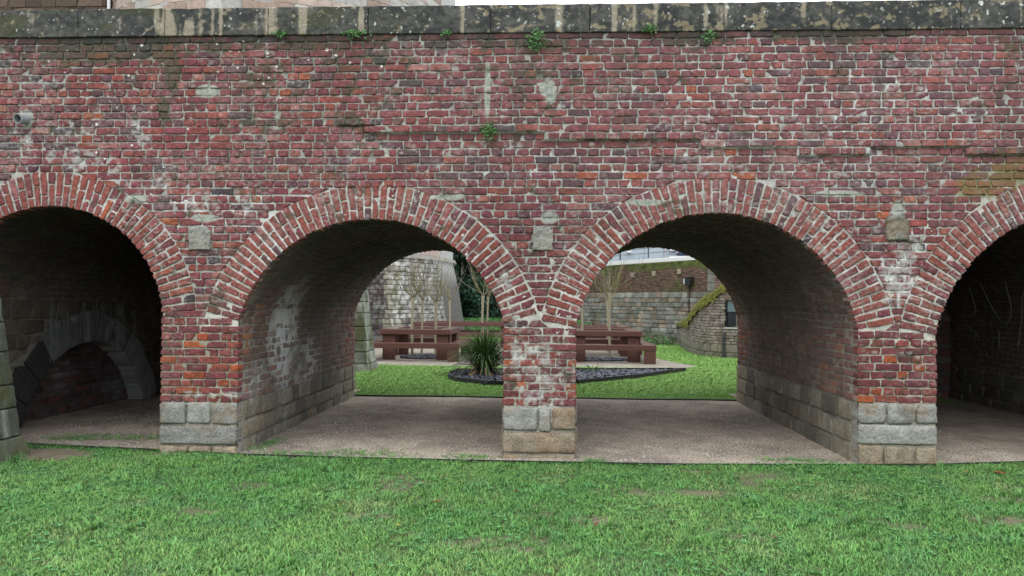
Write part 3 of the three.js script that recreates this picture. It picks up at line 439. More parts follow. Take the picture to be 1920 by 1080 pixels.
const pathH = (x, z) => 0.028 + 0.012 * (fbm(x * 1.5, z * 1.5, 221, 3) - 0.5) + 0.004 * fbm(x * 20, z * 20, 223, 2);
sheet('gravel_path', -10.5, 10.5, -5.7, 0.26, 0.05, pathH, (x, z) => mul3(mix3([0.6, 0.525, 0.44], [0.39, 0.335, 0.29], ss(0.25, 0.75, fbm(x * 1.3, z * 1.6, 225, 4))), 0.85 + 0.3 * fbm(x * 7, z * 7, 227, 2)), M.gravel, (x, z) => z < edgeZ(x) + 0.03 && (z > -4.74 || x < -3.3 || x > 3.2));
const pit = (x, z) => 0;
const rearH = (x, z) => 0.0 + hill(x, z);
sheet('rear_lawn', -12, 14, -40, -4.7, 0.2, rearH, (x, z) => mix3(mix3([0.14, 0.22, 0.06], [0.2, 0.2, 0.1], 0.5 * fbm(x * 2, z * 2, 231, 3)), [0.42, 0.42, 0.4], ell([[-2.0, -4.85, 0.4, 0.22, 1.4], [2.2, -4.8, 0.6, 0.14, 1.4], [-0.6, -5.1, 0.3, 0.1, 0.8]], x, z)), M.soil);
sheet('gravel_terrace', -6.6, 4.6, -22.4, -10.6, 0.1, (x, z) => rearH(x, z) - 0.03 + 0.045 * ss(0, 0.5, padIn(x, z)), (x, z) => mul3(mix3([0.5, 0.46, 0.4], [0.38, 0.345, 0.3], fbm(x * 1.2, z * 1.2, 233, 3)), 0.9), M.gravel, (x, z) => padIn(x, z) > 0.05);

// thin black steel lawn edgings
function edging(name, pts, h, th, label) {
  const mb = new MB(); let pr = null; pts.forEach(([x, y, z], k) => { const a = pts[Math.max(0, k - 1)], b = pts[Math.min(pts.length - 1, k + 1)], dx = b[0] - a[0], dz = b[2] - a[2], l = Math.hypot(dx, dz) || 1, nx = -dz / l * th / 2, nz = dx / l * th / 2; const r = [mb.v([x - nx, y - 0.08, z - nz], [k, 0]), mb.v([x - nx, y + h, z - nz], [k, 1]), mb.v([x + nx, y + h, z + nz], [k, 1]), mb.v([x + nx, y - 0.08, z + nz], [k, 0])]; if (pr) { mb.q(pr[0], r[0], r[1], pr[1]); mb.q(pr[1], r[1], r[2], pr[2]); mb.q(pr[2], r[2], r[3], pr[3]); } else mb.q(r[0], r[1], r[2], r[3]); pr = r; });
  mb.q(pr[3], pr[2], pr[1], pr[0]); const g = mb.geo(false).toNonIndexed(); g.computeVertexNormals(); const m = part(name, g, M.steel); if (label) tag(m, label, 'edging'); return m;
}
edging('lawn_edging', Array.from({ length: 61 }, (_, k) => { const x = -8 + k * 0.267; return [x, 0.024, edgeZ(x) + 0.015]; }), 0.026, 0.014, 'thin black steel edging between the front lawn and the gravel under the arches');
edging('lawn_edging', Array.from({ length: 40 }, (_, k) => [-3.3 + k * 0.168, 0.01, -4.72 + 0.02 * Math.sin(k * 0.5)]), 0.045, 0.014, 'thin black steel edging along the rear lawn behind the arches');

// ───────────────────────── grass ─────────────────────────
const rg = mulberry(555);
function tuftGeo(n, h, spread, wid, seed) {
  const mb = new MB(), r = mulberry(seed);
  for (let k = 0; k < n; k++) {
    const a = r() * 6.283, b = r() * 6.283, rad = spread * Math.sqrt(r()), x = rad * Math.cos(a), z = rad * Math.sin(a), H = h * (0.45 + 0.75 * r()), lean = H * (0.25 + 0.9 * r()), w = wid * (0.6 + 0.8 * r()), dx = Math.cos(b), dz = Math.sin(b), t = 0.75 + 0.5 * r(), straw = r() < 0.05, c0 = straw ? [1.9 * t, 1.15 * t, 1.3 * t] : [t, t, t];
    const P = (u, s) => [x + dx * lean * u * u - dz * s * w, H * (u - 0.25 * u * u), z + dz * lean * u * u + dx * s * w];
    const a0 = mb.v(P(0, -1), [0, 0], mul3(c0, 0.6)), a1 = mb.v(P(0, 1), [1, 0], mul3(c0, 0.6)), b0 = mb.v(P(0.55, -0.8), [0, 0.5], c0), b1 = mb.v(P(0.55, 0.8), [1, 0.5], c0), e = mb.v(P(1, 0), [0.5, 1], mul3(c0, 1.1)); mb.q(a0, a1, b1, b0); mb.t(b0, b1, e);
  }
  return mb.geo();
}
const tmpM = new THREE.Matrix4(), tmpQ = new THREE.Quaternion(), tmpE = new THREE.Euler(), tmpV = new THREE.Vector3(), tmpS = new THREE.Vector3(), tmpC = new THREE.Color();
function scatter(name, geo, mat, list, parent) { // list of [x, y, z, ry, sx, sy, sz, r, g, b, rx, rz]
  const m = new THREE.InstancedMesh(geo, mat, list.length); m.name = parent ? name : numbered(name); m.castShadow = m.receiveShadow = true;
  list.forEach((p, k) => { tmpE.set(p[10] || 0, p[3], p[11] || 0); tmpM.compose(tmpV.set(p[0], p[1], p[2]), tmpQ.setFromEuler(tmpE), tmpS.set(p[4], p[5], p[6])); m.setMatrixAt(k, tmpM); m.setColorAt(k, tmpC.setRGB(p[7], p[8], p[9])); });
  m.userData.kind = 'stuff'; (parent || scene).add(m); return m;
}
const grassTone = (x, z, r) => { const p = fbm(x * 1.3, z * 1.3, 241, 3), q = fbm(x * 5, z * 5, 243, 2); let c = mix3([0.095, 0.27, 0.06], [0.14, 0.32, 0.08], ss(0.3, 0.7, p)); c = mix3(c, [0.1, 0.28, 0.1], 0.5 * ss(0.5, 0.75, q)); c = mix3(c, [0.22, 0.3, 0.12], ss(0.62, 0.85, fbm(x * 2.2 + 7, z * 2.2, 245, 3)) * 0.5); const m = 0.55 + 0.85 * r; return [c[0] * m * (0.86 + 0.34 * vn(x * 90, z * 90, 249)), c[1] * m, c[2] * m]; };
{
  const A = [], B = []; const n = 120000;
  for (let k = 0; k < n; k++) {
    const z = -0.45 + Math.pow(rg(), 0.9) * 4.9, x = -6.9 + rg() * 12.8; if (z < edgeZ(x) + 0.015) continue; if (Math.abs(x) > 2.2 + (5.6 - z) * 0.8 + 1.2 && z > 1) continue;
    const b = bareF(x, z); if (rg() < b * 0.85) continue; const nearEdge = z < edgeZ(x) + 0.12;
    const s = (0.55 + 0.5 * rg()) * (nearEdge ? 1.05 : 1) * (1 - 0.35 * Math.min(1, b)) * (0.6 + 0.6 * fbm(x * 3, z * 3, 247, 3)), c = grassTone(x, z, rg());
    (k % 2 ? A : B).push([x, frontH(x, z) - 0.004, z, rg() * 6.283, s, s, s, ...c]);
  }
  const gA = tag(scatter('grass', tuftGeo(11, 0.052, 0.045, 0.0026, 3), M.blade, A), 'short green lawn grass in front of the brick arches', 'grass');
  scatter('grass_tufts', tuftGeo(9, 0.04, 0.05, 0.003, 5), M.blade, B, gA);
  const C = []; // longer clumps, and grass leaning over the edging
  for (let k = 0; k < 5200; k++) {
    const x = -6 + rg() * 11, onEdge = k < 2600, z = onEdge ? edgeZ(x) + 0.03 * rg() + 0.012 : edgeZ(x) + 0.1 + rg() * 4.2; if (onEdge ? fbm(x * 2.5, 1, 251, 3) < 0.4 + 0.3 * rg() : fbm(x * 2.4, z * 2.4, 253, 3) < 0.56) continue;
    const s = (onEdge ? 0.38 : 0.8) + (onEdge ? 0.4 : 0.7) * rg(); C.push([x, frontH(x, z) - 0.004, z, rg() * 6.283, s, s, s, ...grassTone(x, z, rg())]);
  }
  scatter('grass_clumps', tuftGeo(12, 0.075, 0.03, 0.0028, 13), M.blade, C, gA);
  const R = [];
  for (let k = 0; k < 75000; k++) { const t = Math.pow(rg(), 1.6), z = -4.76 - t * 20, x = -6.6 + rg() * 13.4; if (padIn(x, z) > 0.4 || bedIn(x, z)) continue; if (rg() < 1.1 * ell([[-2.0, -4.85, 0.4, 0.25, 1], [2.2, -4.8, 0.6, 0.14, 1]], x, z)) continue; if (z < -13 && x > wallX(z) - 0.05) continue; const s = (0.8 + 0.6 * rg()) * (z < -12 ? 1.3 : 0.85), c = mix3(grassTone(x, z, rg()), [0.29, 0.51, 0.11], 0.65); R.push([x, rearH(x, z) - 0.003, z, rg() * 6.283, s, s * 0.9, s, ...c]); }
  tag(scatter('grass', tuftGeo(10, 0.055, 0.06, 0.004, 7), M.blade, R), 'bright green lawn behind the arches, around the picnic tables', 'grass');
  // a few shoots on the gravel by the front edging
  const S = []; const spots = [[-1.9, -0.1, 0.6, 0.22], [-2.6, 0.0, 0.5, 0.12], [-0.75, 0.02, 0.35, 0.14], [2.55, -0.1, 0.5, 0.14], [-4.9, -0.75, 0.9, 0.22], [-5.3, -0.62, 0.4, 0.12], [-3.05, -0.5, 0.12, 0.4], [0.5, 0.1, 0.15, 0.08]];
  for (const [cx, cz, a, b] of spots) for (let k = 0; k < 150 * (a + b); k++) { const x = cx + (rg() + rg() - 1) * a, z = cz + (rg() + rg() - 1) * b; if (z > edgeZ(x) - 0.02) continue; const s = 0.4 + 0.5 * rg(); S.push([x, pathH(x, z) - 0.003, z, rg() * 6.283, s, s, s, ...grassTone(x, z, rg())]); }
  tag(scatter('grass', tuftGeo(8, 0.05, 0.05, 0.003, 9), M.blade, S), 'sparse grass shoots growing through the gravel under the arches', 'grass');
}
{ // clover, daisies' rosettes and other low broad leaves in the lawn
  const mb = new MB(), r = mulberry(91); for (let k = 0; k < 6; k++) { const a = k / 6 * 6.283 + r(), l = 0.02 + 0.018 * r(), w = l * 0.33, dx = Math.cos(a), dz = Math.sin(a), up = 0.008 + 0.012 * r(); const c = [0.8 + 0.4 * r(), 1, 0.9]; const p0 = mb.v([0, 0.004, 0], [0, 0], c), p1 = mb.v([dx * l * 0.6 - dz * w, up, dz * l * 0.6 + dx * w], [0, 0], c), p2 = mb.v([dx * l, up * 0.8, dz * l], [0, 0], c), p3 = mb.v([dx * l * 0.6 + dz * w, up, dz * l * 0.6 - dx * w], [0, 0], c); mb.q(p0, p1, p2, p3); }
  const L = []; for (let k = 0; k < 4200; k++) { const z = -0.1 + rg() * 4.6, x = -6.4 + rg() * 12; if (z < edgeZ(x) + 0.03 || fbm(x * 1.6, z * 1.6, 261, 3) < 0.46) continue; const s = 0.45 + 0.6 * rg(); L.push([x, frontH(x, z) + 0.01 + 0.01 * rg(), z, rg() * 6.283, s, s, s, ...mul3([0.13, 0.33, 0.12], 0.6 + 0.5 * rg())]); }
  tag(scatter('lawn_weeds', mb.geo(), M.leaf, L), 'low broad-leaved weeds and clover scattered through the front lawn', 'weeds');
  // loose grit on the path near the edging
  const G = []; for (let k = 0; k < 26000; k++) { const x = -6 + rg() * 11, z = edgeZ(x) - 0.03 - Math.pow(rg(), 1.5) * 4.4, s = 0.003 + 0.006 * rg() * rg(); G.push([x, pathH(x, z) + s * 0.3, z, rg() * 6, s * 1.4, s * 0.8, s, ...mul3(rg() < 0.3 ? [0.2, 0.18, 0.165] : [0.5, 0.46, 0.41], 0.5 + 0.9 * rg())]); }
  tag(scatter('grit', new THREE.IcosahedronGeometry(1, 0), std({ color: 0xffffff }), G), 'loose pale grit lying on the gravel path', 'gravel');
}
// fallen leaves
function leafThing(name, x, z, s, turn, col, label, cat = 'leaf', group = null) {
  const o = base(name, [x, frontH(x, z) + 0.035, z], turn), mb = new MB(), n = 7, r = mulberry(Math.round(x * 100 + 999)); for (let i = 0; i <= n; i++) { const u = i / n, w = 0.5 * Math.sin(Math.PI * Math.pow(u, 0.75)) * (0.8 + 0.3 * (i % 2)), y = 0.25 * u * (1 - u) + 0.08 * r(); mb.v([(u - 0.5) * 2 * s, y * s, -w * s], [u, 0], mul3(col, 0.85 + 0.3 * r())); mb.v([(u - 0.5) * 2 * s, y * s - 0.15 * s, 0], [u, 0.5], mul3(col, 0.7)); mb.v([(u - 0.5) * 2 * s, y * s + 0.1 * s * r(), w * s], [u, 1], mul3(col, 0.85 + 0.3 * r())); }
  for (let i = 0; i < n; i++) { const b = i * 3; mb.q(b, b + 1, b + 4, b + 3); mb.q(b + 1, b + 2, b + 5, b + 4); }
  part('leaf_blade', mb.geo(), M.leaf, o); const st = new MB(); st.tube([[-s, 0, 0], [-1.25 * s, 0.05 * s, 0.05 * s], [-1.5 * s, 0.02 * s, 0.16 * s]], [0.03 * s, 0.025 * s, 0.02 * s], 5, mul3(col, 0.6)); part('stalk', st.geo(), M.leaf, o);
  return tag(o, label, cat, group);
}
leafThing('fallen_leaf', -0.83, 1.78, 0.04, 0.6, [0.24, 0.075, 0.035], 'large rust-brown fallen leaf lying on the lawn left of the middle pier', 'leaf', 'fallen leaves on the lawn');
leafThing('fallen_leaf', -0.25, 1.42, 0.028, 2.1, [0.13, 0.04, 0.025], 'dark brown curled leaf on the lawn straight below the middle pier', 'leaf', 'fallen leaves on the lawn');
leafThing('fallen_leaf', 0.36, 2.3, 0.03, 1.2, [0.17, 0.05, 0.02], 'brown leaf beside the small bare patch low in the centre of the lawn', 'leaf', 'fallen leaves on the lawn');
leafThing('fallen_leaf', 3.92, 0.42, 0.04, 0.2, [0.4, 0.15, 0.07], 'pale orange leaf on the grass right at the foot of the right pier', 'leaf', 'fallen leaves on the lawn');
leafThing('fallen_leaf', 4.22, 0.42, 0.045, 2.6, [0.32, 0.07, 0.035], 'red-brown leaf on the grass in front of the far right arch', 'leaf', 'fallen leaves on the lawn');
leafThing('fallen_leaf', 1.52, 2.5, 0.03, 1.9, [0.22, 0.04, 0.03], 'small dark red leaf low on the right half of the lawn', 'leaf', 'fallen leaves on the lawn');
leafThing('fallen_leaf', 1.5, 0.62, 0.035, 0.9, [0.12, 0.06, 0.03], 'dull brown leaf near the edging before the right open arch', 'leaf', 'fallen leaves on the lawn');
leafThing('fallen_leaf', -1.02, 2.42, 0.02, 0.3, [0.6, 0.42, 0.05], 'tiny yellow leaf in the lower middle of the lawn', 'leaf', 'fallen leaves on the lawn');

// ───────────────────────── garden behind the arches ─────────────────────────
{ // slate bed with its steel rim
  const bed = base('planting_bed', [0, 0, 0]); tag(bed, 'leaf-shaped planting bed of dark slate chips with a black steel rim on the rear lawn', 'planting bed');
  const mb = new MB(), pts = [...BED, BED[0]]; let pr = null; pts.forEach(([x, z], k) => { const n = BED.length, a = BED[(k - 1 + n) % n], b = BED[(k + 1) % n], dx = b[0] - a[0], dz = b[1] - a[1], l = Math.hypot(dx, dz), nx = -dz / l * 0.006, nz = dx / l * 0.006, r = [mb.v([x - nx, -0.05, z - nz], [k, 0]), mb.v([x - nx, 0.1, z - nz], [k, 1]), mb.v([x + nx, 0.1, z + nz], [k, 1]), mb.v([x + nx, -0.05, z + nz], [k, 0])]; if (pr) { mb.q(pr[0], r[0], r[1], pr[1]); mb.q(pr[1], r[1], r[2], pr[2]); mb.q(pr[2], r[2], r[3], pr[3]); } pr = r; });
  const g = mb.geo(false).toNonIndexed(); g.computeVertexNormals(); part('rim', g, M.steel, bed);
  const sh = new THREE.Shape(BED.map(([x, z]) => new THREE.Vector2(x, -z))), sg = new THREE.ShapeGeometry(sh).rotateX(-Math.PI / 2).translate(0, 0.035, 0); part('soil', sg, std({ color: new THREE.Color().setRGB(0.03, 0.03, 0.033) }), bed);
  const L = [], r = mulberry(17); while (L.length < 3600) { const x = -2.1 + r() * 5.4, z = -6.6 - r() * 3.6; if (!bedIn(x, z) || !bedIn(x + 0.03, z + 0.03)) continue; const s = 0.022 + 0.032 * r(), k = 0.5 + 1.1 * r(); L.push([x, 0.045 + 0.025 * r(), z, r() * 6.28, s, s * 0.28, s * (0.5 + 0.5 * r()), 0.05 * k, 0.053 * k, 0.075 * k, (r() - 0.5) * 1.1, (r() - 0.5) * 1.1]); }
  scatter('slate_chips', new THREE.DodecahedronGeometry(1, 0), M.slate, L, bed);
}
function grassClump(x, z, h, n, seed, label, cat) { // arching strap leaves from one crown
  const o = base('ornamental_grass', [x, 0.04, z]); tag(o, label, cat);
  const r = mulberry(seed), G = new MB(), S = new MB();
  for (let k = 0; k < n; k++) {
    const dry = r() < 0.1, mb = dry ? S : G, a = r() * 6.283, out = h * (0.12 + 0.75 * Math.pow(r(), 1.1)) * (dry ? 1.2 : 1), H = h * (0.55 + 0.5 * r()) * (dry ? 0.55 : 1) * Math.sqrt(Math.max(0.2, 1 - (out / h) ** 2 * 0.7)), w = 0.006 + 0.005 * r(), dx = Math.cos(a), dz = Math.sin(a), b0 = 0.14 * Math.sqrt(r()), sag = (0.25 + 0.5 * r()) * out / h, tone = 0.6 + 0.8 * r(), c = dry ? mul3([0.34, 0.24, 0.12], tone) : mix3([0.035, 0.1, 0.03], [0.12, 0.2, 0.06], r() * 0.9).map((v) => v * tone);
    let p = null; const N = 7; for (let i = 0; i <= N; i++) { const u = i / N, ww = w * (u < 0.15 ? 0.7 + 2 * u : 1.05 - Math.pow(u, 3)), R = b0 + out * Math.pow(u, 1.5), y = H * (1.25 * u - 0.25 * u * u) - sag * h * Math.pow(u, 3.2); const A = [dx * R - dz * ww, Math.max(0.01, y), dz * R + dx * ww], B = [dx * R + dz * ww, Math.max(0.01, y), dz * R - dx * ww], C = [dx * R, Math.max(0.005, y - ww * 0.5), dz * R]; const q = [mb.v(A, [0, u], c), mb.v(C, [0.5, u], mul3(c, 0.85)), mb.v(B, [1, u], c)]; if (p) { mb.q(p[0], p[1], q[1], q[0]); mb.q(p[1], p[2], q[2], q[1]); } p = q; }
  }
  tag(part('green_blades', G.geo(), M.blade, o), null, null, null, 'stuff'); tag(part('straw_blades', S.geo(), M.blade, o), null, null, null, 'stuff');
}
grassClump(-1.35, -8.7, 1.15, 1000, 44, 'big clump of arching ornamental grass in the slate bed, left of the middle pier', 'ornamental grass');
grassClump(1.05, -9.3, 0.3, 26, 45, 'sparse dry grass stalks in the slate bed right of the middle pier', 'ornamental grass');

const rbox = (x0, y0, z0, x1, y1, z1, r = 0.008) => { const g = new RoundedBoxGeometry(x1 - x0, y1 - y0, z1 - z0, 2, r); g.translate((x0 + x1) / 2, (y0 + y1) / 2, (z0 + z1) / 2); return g; };
// square ring of beams on panel legs; legs: [x, z, facing] in ring coordinates
function ringSeat(name, part1, x0, x1, z1, z0, top, th, bw, legs, label, cat, group, hy) {
  const cx = (x0 + x1) / 2, cz = (z0 + z1) / 2, o = base(name, [cx, hy, cz]), a = (x1 - x0) / 2, b = (z1 - z0) / 2;
  for (const [p, q, r, s] of [[-a, b - bw, a, b], [-a, -b, a, -b + bw], [-a, -b + bw + 0.003, -a + bw, b - bw - 0.003], [a - bw, -b + bw + 0.003, a, b - bw - 0.003]]) {
    const bm = part(part1, rbox(p, top - th, q, r, top - 0.004, s), M.wood, o); part('top_board', rbox(p + 0.004, top - 0.0035, q + 0.004, r - 0.004, top + 0.004, s - 0.004, 0.002), M.woodTop, bm);
  }
  for (const [x, z, w, d] of legs) part('leg', rbox(x * a - w / 2 * (1 + Math.sign(x) * 0) , 0, z * b - d / 2, x * a + w / 2, top - th - 0.003, z * b + d / 2, 0.006), M.wood, o);
  return tag(o, label, cat, group);
}
const legsT = (a, b) => { const L = []; for (const sx of [-1, 1]) for (const sz of [-1, 1]) { L.push([sx * (1 - 0.24 / a), sz * (1 - 0.1 / b), 0.31, 0.05]); L.push([sx * (1 - 0.06 / a), sz * (1 - 0.32 / b), 0.05, 0.34]); } return L; };
const legsB = (a, b) => { const L = []; for (const sz of [-1, 1]) { L.push([-(1 - 0.035 / a), sz * (1 - 0.17 / b), 0.05, 0.3]); L.push([1 - 0.17 / a, sz * (1 - 0.035 / b), 0.31, 0.05]); } return L; };
const SETS = [
  [-4.53, -2.6, -12.6, -14.8, 'front left, beside the mossy stone buttress', 0],
  [0.66, 2.58, -12.6, -14.9, 'front right, seen through the right open arch', 0],
  [0.72, 2.67, -16.1, -18.4, 'back right, just behind the front right table', 0],
  [-4.85, -1.25, -19.0, -21.1, 'back left, the long one before the ivy', 0.02]];
for (const [x0, x1, z1, z0, where, hy] of SETS) {
  const a = (x1 - x0) / 2, b = (z1 - z0) / 2;
  ringSeat('picnic_table', 'beam', x0, x1, z1, z0, 0.85, 0.14, 0.32, legsT(a, b), 'red-brown ring-shaped picnic table, ' + where, 'picnic table', 'picnic tables on the gravel terrace', hy);
  ringSeat('bench', 'beam', x0 - 0.34, x1 + 0.3, z1 + 0.5, z0 - 0.5, 0.5, 0.14, 0.3, legsB(a + 0.32, b + 0.5), 'low red-brown bench frame, ' + where, 'bench', 'benches round the picnic tables', hy);
  // slate mulch round the tree
}
function mulch(x, z, rx, rz, n, seed, label) { const L = [], r = mulberry(seed); for (let k = 0; k < n; k++) { const a = r() * 6.283, d = Math.sqrt(r()), s = 0.025 + 0.035 * r(), v = 0.5 + 1.1 * r(); L.push([x + rx * d * Math.cos(a), 0.02 + 0.035 * r() + 0.05 * (1 - d), z + rz * d * Math.sin(a), r() * 6.28, s, s * 0.35, s * 0.7, 0.05 * v, 0.053 * v, 0.072 * v, (r() - 0.5), (r() - 0.5)]); } tag(scatter('slate_mulch', new THREE.DodecahedronGeometry(1, 0), M.slate, L), label, 'slate mulch'); }
mulch(-3.4, -13.5, 0.72, 0.6, 1500, 61, 'dark slate chips round the tree feet under the left picnic table');
mulch(1.25, -13.3, 1.1, 0.55, 2000, 62, 'dark slate chips round the tree feet under the right picnic table');

// young pollarded trees, bare in winter
function pollard(x, z, hs, ht, spread, rad, nB, seed, label, y0 = 0) {
  const o = base('pollard_tree', [x, y0, z]); tag(o, label, 'tree'); const r = mulberry(seed), T = new MB(), bend = (r() - 0.5) * 0.06;
  const tk = []; for (let i = 0; i <= 7; i++) { const u = i / 7; tk.push([bend * Math.sin(u * 3), hs * u - 0.05, 0.02 * Math.sin(u * 5)]); }
  T.tube(tk, tk.map((_, i) => rad * (i === 7 ? 1.5 : i === 6 ? 1.3 : 1.2 - 0.04 * i)), 8, [0.36, 0.33, 0.24]); part('trunk', T.geo(), M.bark, o);
  for (let k = 0; k < nB; k++) {
    const B = new MB(), a = k / nB * 6.283 + r() * 0.8, out = spread * (0.15 + 1.15 * r()), H = (ht - hs) * (0.55 + 0.6 * r()), pts = [], rr = [], c = mul3(r() < 0.45 ? [0.27, 0.27, 0.12] : [0.3, 0.26, 0.21], 0.6 + 0.6 * r()), w = 0.16 * (r() - 0.5);
    for (let i = 0; i <= 6; i++) { const u = i / 6, R = out * (1 - Math.pow(1 - u, 1.45)); pts.push([Math.cos(a) * R + w * Math.sin(u * 5 + k), hs - 0.06 + H * (0.6 * u + 0.4 * u * u), Math.sin(a) * R + w * Math.cos(u * 6 + k * 2)]); rr.push(rad * (0.4 - 0.3 * u)); }
    B.tube(pts, rr, 5, c);
    for (let s = 0; s < 5; s++) { const i = 1 + Math.floor(r() * 5), p = pts[i], b = a + (r() - 0.5) * 2.4, l = 0.15 + 0.3 * r(), q = []; for (let j = 0; j <= 3; j++) { const u = j / 3; q.push([p[0] + Math.cos(b) * l * 0.6 * u, p[1] + l * u * (0.5 + 0.6 * u), p[2] + Math.sin(b) * l * 0.6 * u]); } B.tube(q, [0.0055, 0.0048, 0.004, 0.003], 4, c); }
    part('branch', B.geo(), M.bark, o);
  }
  return o;
}
pollard(-3.77, -13.35, 1.78, 2.95, 0.62, 0.036, 10, 101, 'young pollarded tree, leftmost of those rising through the left picnic table');
pollard(-3.58, -13.75, 1.72, 2.75, 0.55, 0.028, 8, 102, 'thin pollarded tree just right of the leftmost one at the left table');
pollard(-3.19, -13.9, 1.66, 2.75, 0.75, 0.034, 10, 103, 'young pollarded tree with a forked crown over the right half of the left table');
pollard(-3.4, -18.4, 1.75, 2.8, 0.5, 0.03, 7, 104, 'slim pollarded tree behind the left picnic table against the round tower');
pollard(-2.36, -20.05, 1.9, 3.3, 0.95, 0.042, 9, 105, 'pollarded tree with wide bare branches in front of the dark ivy', 0.02);
pollard(-2.24, -20.9, 1.85, 2.9, 0.5, 0.034, 7, 106, 'thin pollarded tree close beside the wide one before the ivy', 0.02);
pollard(0.98, -13.5, 1.85, 2.75, 0.5, 0.036, 8, 107, 'pollarded tree half hidden by the middle pier at the right table');
pollard(1.79, -13.7, 1.98, 2.95, 0.95, 0.036, 11, 108, 'pollarded tree with one long side branch at the right table');
pollard(2.0, -17.2, 1.75, 2.8, 0.5, 0.04, 8, 109, 'pollarded tree behind the right table, trunk left of the nearer one');
{ // pale stone by the buttress
  const o = base('stone_plinth', [-5.02, 0, -12.8]), mb = new MB(); for (const [F, w] of [[(a, b, h) => [a, b, h + 0.12], 0.13], [(a, b, h) => [0.13 + h, b, -a], 0.12]]) block(mb, F, rect(-w, 0, w, 0.74), { nx: 4, ny: 5, ch: 0.015, depth: 0.1, rnd: rs, col: speck([0.5, 0.5, 0.46], 500) }); part('shaft', mb.geo(), M.granite, o);
  const t = rbox(-0.14, 0.735, -0.13, 0.14, 0.8, 0.14, 0.012); t.setAttribute('color', new THREE.BufferAttribute(new Float32Array(t.attributes.position.count * 3).fill(0.5), 3)); part('cap', t, M.granite, o); tag(o, 'small pale stone block behind the left end of the bench, beside the buttress', 'stone block');
}

// ───────────────────────── battered stone buttresses ─────────────────────────
function buttress(x, z, w0, d0, h, batter, seed, label, c0) { // right front corner at x, z on the ground
  const o = base('stone_buttress', [x - w0 / 2, 0, z - d0 / 2]), r = mulberry(seed); tag(o, label, 'buttress');
  for (let y = -0.08, k = 0; y < h; k++) {
    const hh = 0.22 + 0.12 * r(), y1 = Math.min(h, y + hh), n = k % 2 ? 2 : 1 + (w0 > 0.6 ? 1 : 0);
    const side = (s) => (yy) => { const f = batter * yy - 0.04 * ss(0.35, 0, yy); return { hx: w0 / 2 - f, hz: d0 / 2 - f }; };
    const sz = side(0);
    const faces = [[(a, b, q) => [a * sz(b).hx, b, sz(b).hz + q], n], [(a, b, q) => [sz(b).hx + q, b, -a * sz(b).hz], n], [(a, b, q) => [-a * sz(b).hx, b, -sz(b).hz - q], n], [(a, b, q) => [-sz(b).hx - q, b, a * sz(b).hz], n]];
    for (const [F, m] of faces) { let u = -1; for (let i = 0; i < m; i++) { const e = i === m - 1 ? 1 : u + 2 / m * (0.8 + 0.4 * r()); const mb = new MB(), s = w0 / 2, c = mul3(c0, 0.75 + 0.5 * r()); block(mb, (a, b, q) => F(a / s, b, q), rect(u * s + 0.004, y + 0.005, e * s - 0.004, y1 - 0.005), { nx: 4, ny: 4, ch: 0.014, rough: 0.006, drop: 0.01, depth: 0.08, rnd: r, h0: 0.01 * r(), uvF: (a, b) => [a, b], col: (a, b) => { const g = fbm(a * 14, b * 2.5, seed, 3), m2 = fbm(a * 6, b * 3, seed + 5, 3); let q = mul3(c, 0.6 + 0.8 * g); q = mix3(q, [0.5, 0.53, 0.48], ss(0.55, 0.75, g) * 0.6); return mix3(q, [0.1, 0.11, 0.03], ss(0.45, 0.65, m2) * 0.8); } }); part('stone', mb.geo(), M.granite, o); u = e; } }
    y = y1;
  }
  part('core', new THREE.CylinderGeometry((w0 / 2 - batter * h) * 0.93 * 1.414, (w0 / 2) * 0.93 * 1.414, h, 4, 1).rotateY(Math.PI / 4).scale(1, 1, d0 / w0).translate(0, h / 2 - 0.02, 0), std({ color: new THREE.Color().setRGB(0.15, 0.15, 0.12) }), o);
}
buttress(-5.27, 0.95, 1.2, 0.7, 2.6, 0.1, 71, 'mossy battered stone buttress at the left edge of the lawn, before the brick wall', [0.13, 0.145, 0.115]);
buttress(-4.07, -9.3, 0.95, 0.9, 2.6, 0.1, 72, 'pale lichened stone buttress on the rear lawn, seen beside the left open arch', [0.34, 0.37, 0.33]);

